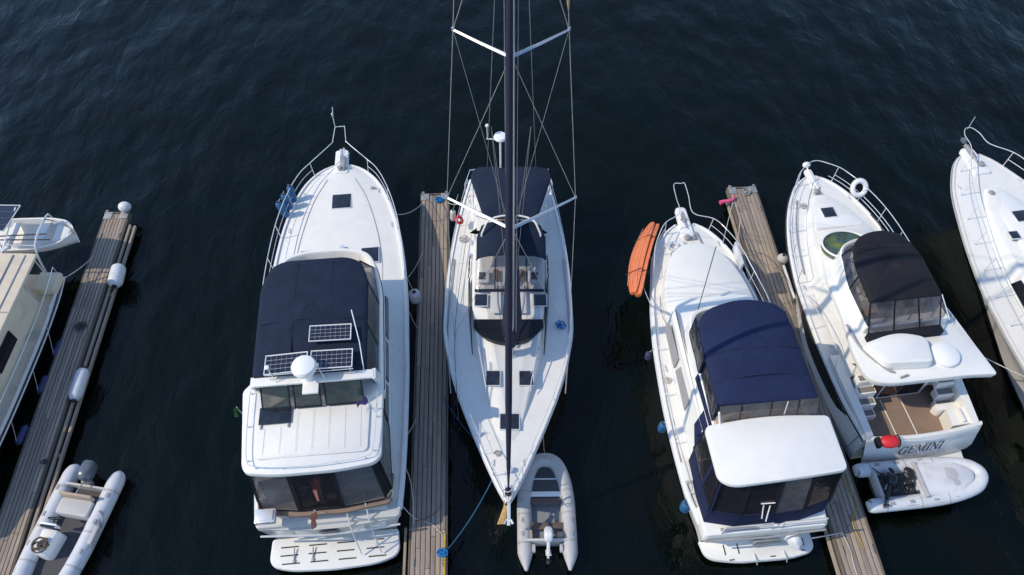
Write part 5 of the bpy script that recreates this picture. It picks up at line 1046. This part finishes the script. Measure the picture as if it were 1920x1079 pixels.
# ================================================================ INFLATABLES
def rib(name, loc, rz, L=3.6, hw=.85, r=.22, m='hyp', z=.3, cone=.3, cone_m=None, flat_bow=.5, label='', cat='dinghy', floor='darkgrey', cexp=.6):
    o = empty(name, (*loc[:2], loc[2] if len(loc) > 2 else 0), rz); tag(o, label, cat)
    cw = hw - r; pts = []
    half = [(cw * .96, -cone, 0), (cw, 0, 0), (cw, L * .3, 0), (cw * .99, L * .5, .01), (cw * .88, L * .7, .04), (cw * .62, L * .86, .1), (cw * flat_bow * .6, L * .94 - r * .3, .14), (0, L - r, .15)]
    full = half + [(-x, y, q) for x, y, q in reversed(half[:-1])]
    P = catmull([(x, y, z + q) for x, y, q in full], 6); n = len(P) - 1
    def rf(k):
        e = min(k, 1 - k) * n; c = 6
        return r * (.2 + .8 * (e / c) ** cexp if e < c else 1.0)
    b = MB(); b.tube(P, r, 14, rf=rf); b.build('tube', m, o, 60)
    for k in (8, 14, 21, n - 21, n - 14, n - 8):
        b = MB(); b.tube([P[k], P[k].lerp(P[k + 1], .35)], r * 1.012, 18); b.build('seam_band', 'hyp2' if m == 'hyp' else 'seam', o)
    poly = [(x, max(.3, y)) for x, y, q in half[1:]] + [(-x, max(.3, y)) for x, y, q in reversed(half[1:-1])]
    b = MB(); b.loft([[(x * .3, y, -.12) for x, y in poly], [(x, y, z - .12) for x, y in poly], [(x, y, z - .08) for x, y in poly]]); b.build('floor', floor, o)
    b = MB(); b.box((0, .32, z + .02), (2 * cw, .06, .42), .01); b.build('transom', 'greydeck', o)
    for sd in (-1, 1):
        b = MB(); b.tube([(sd * (cw + r * .7), .2 + k * .3, z + r * .72 - (.03 if k % 3 else 0)) for k in range(int(L * .65 / .3))], .01, 5, smooth=3)
        b.build('grab_line', 'seam', o)
        for y in (.5, L * .3, L * .5, L * .68):
            b = MB(); b.box((sd * (cw * (1 if y < L * .55 else .93) + r * .25), y, z + r * .97), (.09, .15, .02), .008); b.build('handle_patch', 'seam', o)
    return o, cw
# rigid inflatable with console, bottom left
G, cw = rib('inflatable_boat', (-12.74, 9.75), 171, 4.4, .97, .25, 'hyp', .34, .35, label='light grey rigid inflatable with a steering console and dark outboard beside the left dock', cat='inflatable boat')
outboard(G, (0, -.02, .62), R(0), 1.15, 'engine')
b = MB(); b.prism(rp([(-.5, .75), (.5, .75), (.5, 1.25), (-.5, 1.25)], .1), .3, .62, .05); b.build('bench_seat', 'greydeck', G)
b = MB(); b.box((0, .72, .72), (1.0, .08, .3), .03); b.build('seat_back', 'tan', G)
b = MB(); b.prism(rp([(-.05, 1.75), (.5, 1.75), (.45, 2.5), (.02, 2.5)], .12), .25, .82, .06, .03); b.box((.2, 1.72, .95), (.5, .06, .28), .02); con = b.build('console', 'plastic', G)
b = MB(); b.torus((.2, 1.5, .9), .17, .018, (0, -1, .5)); b.tube([(.2, 1.5, .9), (.2, 1.65, .82)], .03, 6); b.build('steering_wheel', 'rubber', con)
b = MB(); b.box((.2, 1.78, 1.06), (.42, .12, .02), .005); b.build('instrument_panel', 'hatch', con)
b = MB(); b.prism(rp([(-.3, 3.35), (.3, 3.35), (.22, 3.85), (-.22, 3.85)], .08), .3, .55, .03); b.build('bow_locker', 'plastic', G)
coil('brown hose coiled on the console of the grey rigid inflatable', W(G, (.22, 2.3, .86)), .24, 5, .026, 'ropeBrown', seed=2, name='hose_coil', cat='hose coil')
b = MB(); b.box((-.95, 1.7, .5), (.14, .55, .3), .05); b.build('side_pouch', 'hyp2', G)
b = MB(); b.tube([(-.78, 1.0, .6), (-.95, 1.2, .5), (-.98, 1.5, .4), (-.9, 1.3, .58)], .03, 6, smooth=4); b.build('webbing_strap', 'seam', G)
# grey tender by the sailing yacht bow
H, cw = rib('inflatable_tender', (1.03, 7.5), .6, 3.02, .87, .22, 'hyp2', .3, .5, label='grey inflatable tender with brown benches and a tilted white outboard under the sailing yacht bow', cat='tender', floor='treadgrey', cexp=1.0)
for y in (.75, 1.5): b = MB(); b.box((0, y, .42), (1.24, .2, .035), .008); b.build('thwart', 'brown', H)
b = MB(); b.prism(rp([(-.48, 1.82), (.48, 1.82), (.34, 2.35), (.1, 2.62), (-.1, 2.62), (-.34, 2.35)], .12), .22, .42, .03); b.build('bow_bag', 'darkgrey', H)
b = MB(); b.box((0, 2.2, .43), (.78, .03, .02)); b.box((0, 1.73, .4), (.98, .16, .05), .01); b.build('bag_strap', 'plastic', H)
outboard(H, (.02, .32, .62), 0, .8, 'engine_white', R(-38))
for sd in (-1, 1): b = MB(); b.lathe([(.09, -.05), (.13, -.03), (.13, .03), (.09, .05)], (sd * .4, .12, .35), (1, 0, 0), 14); b.build('launching_wheel', 'hyp2', H)
b = MB(); b.ell((.38, .48, .38), (.14, .12, .12)); b.box((-.5, .5, .36), (.14, .3, .2), .04); b.build('fuel_tank', 'tan', H)
b = MB(); b.box((0, 2.8, .62), (.3, .26, .04), .015); b.build('bow_patch', 'hyp', H)
# tender lying across the swim platform of the black bimini cruiser
pI = W(D, (-2.05, -.98, .55)); I, cw = rib('inflatable_tender', (pI.x, pI.y, .62), -90 + 6, 3.65, .76, .21, 'hyp', .22, .06, label='pale inflatable tender with black engine across the stern of the black bimini cruiser', cat='tender')
b = MB(); b.prism(rp([(-.52, 1.5), (.52, 1.5), (.5, 2.6), (.15, 3.2), (-.15, 3.2), (-.5, 2.6)], .2), .1, .5, .06, .0, lambda x, y: .05 * math.sin(y * 5) + .04 * math.cos(x * 6)); b.build('cover', 'hyp', I)
b = MB(); b.ell((.02, 2.55, .48), (.34, .3, .06), seg=20); b.build('bow_hatch', 'hyp2', I)
b = MB(); b.box((0, 1.55, .5), (1.1, .12, .1), .03); b.build('cover_roll', 'hyp2', I)
outboard(I, (.1, .55, .6), R(60), .75, 'engine_black', R(-70))
b = MB(); rnd = random.Random(4)
for k in range(15): b.ell((rnd.uniform(-.42, .35), rnd.uniform(.4, 1.35), rnd.uniform(.36, .6)), (rnd.uniform(.08, .17), rnd.uniform(.06, .14), rnd.uniform(.05, .1)), Matrix.Rotation(rnd.uniform(0, 3), 4, 'Z'), 10)
b.build('engine_parts', 'engine_black', I)
b = MB(); b.tube([(-.5, .3, .45), (.4, .95, .6)], .02, 5); b.tube([(.5, .3, .48), (-.2, 1.1, .56)], .02, 5); b.build('oar', 'engine_black', I)

# ================================================================ DOCK FENDERS, LINES
def dock_fender(label, p, d, L=.95, r=.17):
    p = V(p); d = V(d).normalized(); return fender(label, p - d * L / 2, p + d * L / 2, r, 'whitefender', group='white fenders along the left dock edge')
b = dock_fender('white cylinder fender on the right edge of the left dock, the farther one', W(dL, (.78, -3.05, .55)), (-.1, 1, 0), 1.0, .26)
b = dock_fender('white cylinder fender on the right edge of the left dock, the nearer long one', W(dL, (.68, -7.5, .55)), (-.04, 1, 0), 1.25, .21)
o = empty('ball_fender', W(dL, (.35, .12, .62)), 0); tag(o, 'white ball fender on the end corner of the left dock', 'ball fender')
b = MB(); b.ell((0, 0, .12), (.24, .21, .2), seg=20); b.build('ball', 'whitefender', o); b = MB(); b.lathe([(.07, 0), (.07, .1), (.03, .14)], (0, 0, -.16)); b.build('ball_neck', 'rubber', o)
o = empty('ball_fender', W(dR, (.66, -3.55, .45)), 0); tag(o, 'small grey ball fender between the right-hand dock and the black bimini cruiser', 'ball fender')
b = MB(); b.ell((0, 0, 0), (.2, .2, .24), seg=20); b.build('ball', 'hyp2', o); b = MB(); b.lathe([(.05, 0), (.05, .1), (0, .12)], (0, 0, .2)); b.build('ball_neck', 'rubber', o)
o = empty('ball_fender', W(dR, (.66, -6.0, .45)), 0); tag(o, 'dark ball fender by the right-hand dock, next to the blue canvas roof', 'ball fender')
b = MB(); b.ell((0, 0, 0), (.17, .17, .22), seg=20); b.build('ball', 'navyfender', o); b = MB(); b.lathe([(.05, 0), (.05, .1), (0, .12)], (0, 0, .18)); b.build('ball_neck', 'rubber', o)
b = MB(); b.box((0, 0, 0), (.09, 1.5, .14), .03); o = b.build('bumper_strip', 'whitefender'); o.location = W(dR, (.62, -4.6, .45)); o.rotation_euler = (0, 0, R(3.5)); tag(o, 'long white bumper strip on the right side of the right-hand dock', 'bumper')
b = MB(); b.box((0, 0, 0), (.08, 3.4, .09), .02); o = b.build('loose_plank', 'wood'); o.location = W(dM, (-.68, -14.8, .3)); o.rotation_euler = (0, 0, R(2.2)); tag(o, 'pale loose timber rubbing rail on the near left side of the middle dock', 'timber')
o = empty('inflatable_float', W(dR, (-.75, -.72, .55)), 8); tag(o, 'bright pink float tied to the end of the right-hand dock', 'float')
b = MB(); b.tube([(-.3, 0, 0), (-.12, .03, .02), (.08, .02, .04), (.26, .08, .05), (.3, .26, .05)], .1, 10, smooth=4, rf=lambda k: .085 - .05 * k); b.build('float_body', 'pink', o)
b = MB(); b.tube([(.25, .1, .08), (.45, .2, .02)], .02, 5); b.build('tie', 'pink', o)
coil('grey hose coil lying on the left dock between the two white cylinder fenders', W(dL, (.1, -5.2, .5)), .2, 4, .018, 'ropeD', seed=15, name='hose_coil', cat='hose coil')
coil('dark chain heaped on the end of the right-hand dock', W(dR, (.1, -.22, .5)), .2, 4, .022, 'iron', seed=7, name='chain_heap', cat='chain')
coil('bright blue rope coil on the far end of the middle dock', W(dM, (.16, -.3, .5)), .15, 6, .022, 'ropeBr', seed=1)
coil('bright blue rope coil on the near right edge of the middle dock', W(dM, (.42, -13.95, .5)), .14, 6, .02, 'ropeBr', seed=3)
coil('dark rope coil on the left dock near its lit boards', W(dL, (.38, -10.2, .5)), .1, 3, .016, 'ropeD', seed=9)
cl = lambda d, x, y: W(d, (x, y, .56))
rope('white bow line from the aft cabin yacht to the end of the middle dock', [W(A, (1.95, 11.8, 1.95)), cl(dM, -.4, -.35)], .013, sag=.25)
rope('thin spring line from the aft cabin yacht fender to the middle dock', [W(A, (2.25, 8.9, 1.8)), cl(dM, -.4, -2.9)], .01, sag=.15)
rope('slack line between the aft cabin yacht and the middle dock amidships', [W(A, (2.3, 7.9, 1.75)), cl(dM, -.4, -6.2)], .012, sag=.5)
rope('pale stern spring from the aft cabin yacht over the middle dock edge', [W(A, (2.15, 3.1, 1.75)), cl(dM, -.45, -9.7)], .014, sag=.1)
rope('stern line of the aft cabin yacht to the near end of the middle dock', [W(A, (2.0, 2.6, 1.85)), W(A, (2.28, 1.9, 1.2)), cl(dM, -.41, -13.1)], .011)
rope('white line crossing the boards of the middle dock from the aft cabin yacht', [W(A, (1.85, 1.4, 1.5)), cl(dM, -.42, -12.9), W(dM, (.1, -13.1, .53)), W(dM, (.4, -13.4, .53))], .012)
rope('dark line lying across the boards near the blue coil on the middle dock', [W(dM, (-.4, -13.0, .53)), W(dM, (0, -12.9, .53)), W(dM, (.4, -12.55, .53))], .01, m='ropeBrown')
rope('long blue bow line from the sailing yacht to the blue coil on the middle dock', [W(S, (-.35, .9, 1.65)), W(dM, (.43, -14.0, .53))], .016, 'ropeB', sag=.45)
rope('dark blue spring line from the sailing yacht port bow to the middle dock', [W(S, (-.62, 1.6, 1.6)), cl(dM, .41, -9.0)], .013, 'ropeB', sag=.3)
rope('pale stern line from the sailing yacht to the end of the middle dock', [W(S, (-1.4, 12.0, 1.5)), cl(dM, .4, -.4)], .014, sag=.35)
rope('thin painter from the sailing yacht to the grey tender below its bow', [W(S, (1.05, 2.2, 1.6)), W(H, (.0, 3.0, .55))], .008, sag=.1)
rope('white bow line from the blue canvas cruiser to the pink float', [W(C, (1.1, 10.0, 2.3)), cl(dR, -.55, -.75)], .014, sag=.08)
rope('second pale bow line from the blue canvas cruiser to the right-hand dock', [W(C, (1.35, 9.2, 2.3)), cl(dR, -.45, -1.6)], .014, sag=.05)
rope('white stern line from the blue canvas cruiser platform to the right-hand dock', [W(C, (1.6, .35, .5)), W(dR, (-.3, -13.7, .55))], .018, sag=.02)
rope('white rope trailing down the boards of the right-hand dock', [W(dR, (-.3, -13.7, .55)), W(dR, (-.22, -14.2, .53)), W(dR, (-.24, -14.9, .53)), W(dR, (-.08, -15.8, .53)), W(dR, (-.12, -17, .53))], .014)
rope('yellowish line along the right edge of the right-hand dock', [W(dR, (.2, -11.6, .53)), W(dR, (.32, -12.4, .53)), W(dR, (.42, -12.9, .53)), W(dR, (.1, -13.4, .53)), W(dR, (.2, -14.2, .53))], .014, 'yellow')
rope('taut white line from the black bimini cruiser to the right-edge cruiser', [W(D, (1.95, 3.0, 2.0)), W(E_, (-2.35, 1.3, 1.75))], .016, sag=.05)
rope('pale line from the trawler stern corner to the left dock', [W(F, (-1.4, .3, 1.2)), cl(dL, -.3, -2.1)], .013, sag=.1)
rope('dark stern line from the black bimini cruiser to the right-hand dock', [W(D, (-1.75, .5, 1.5)), cl(dR, .42, -11.2)], .013, 'ropeD', sag=.2)
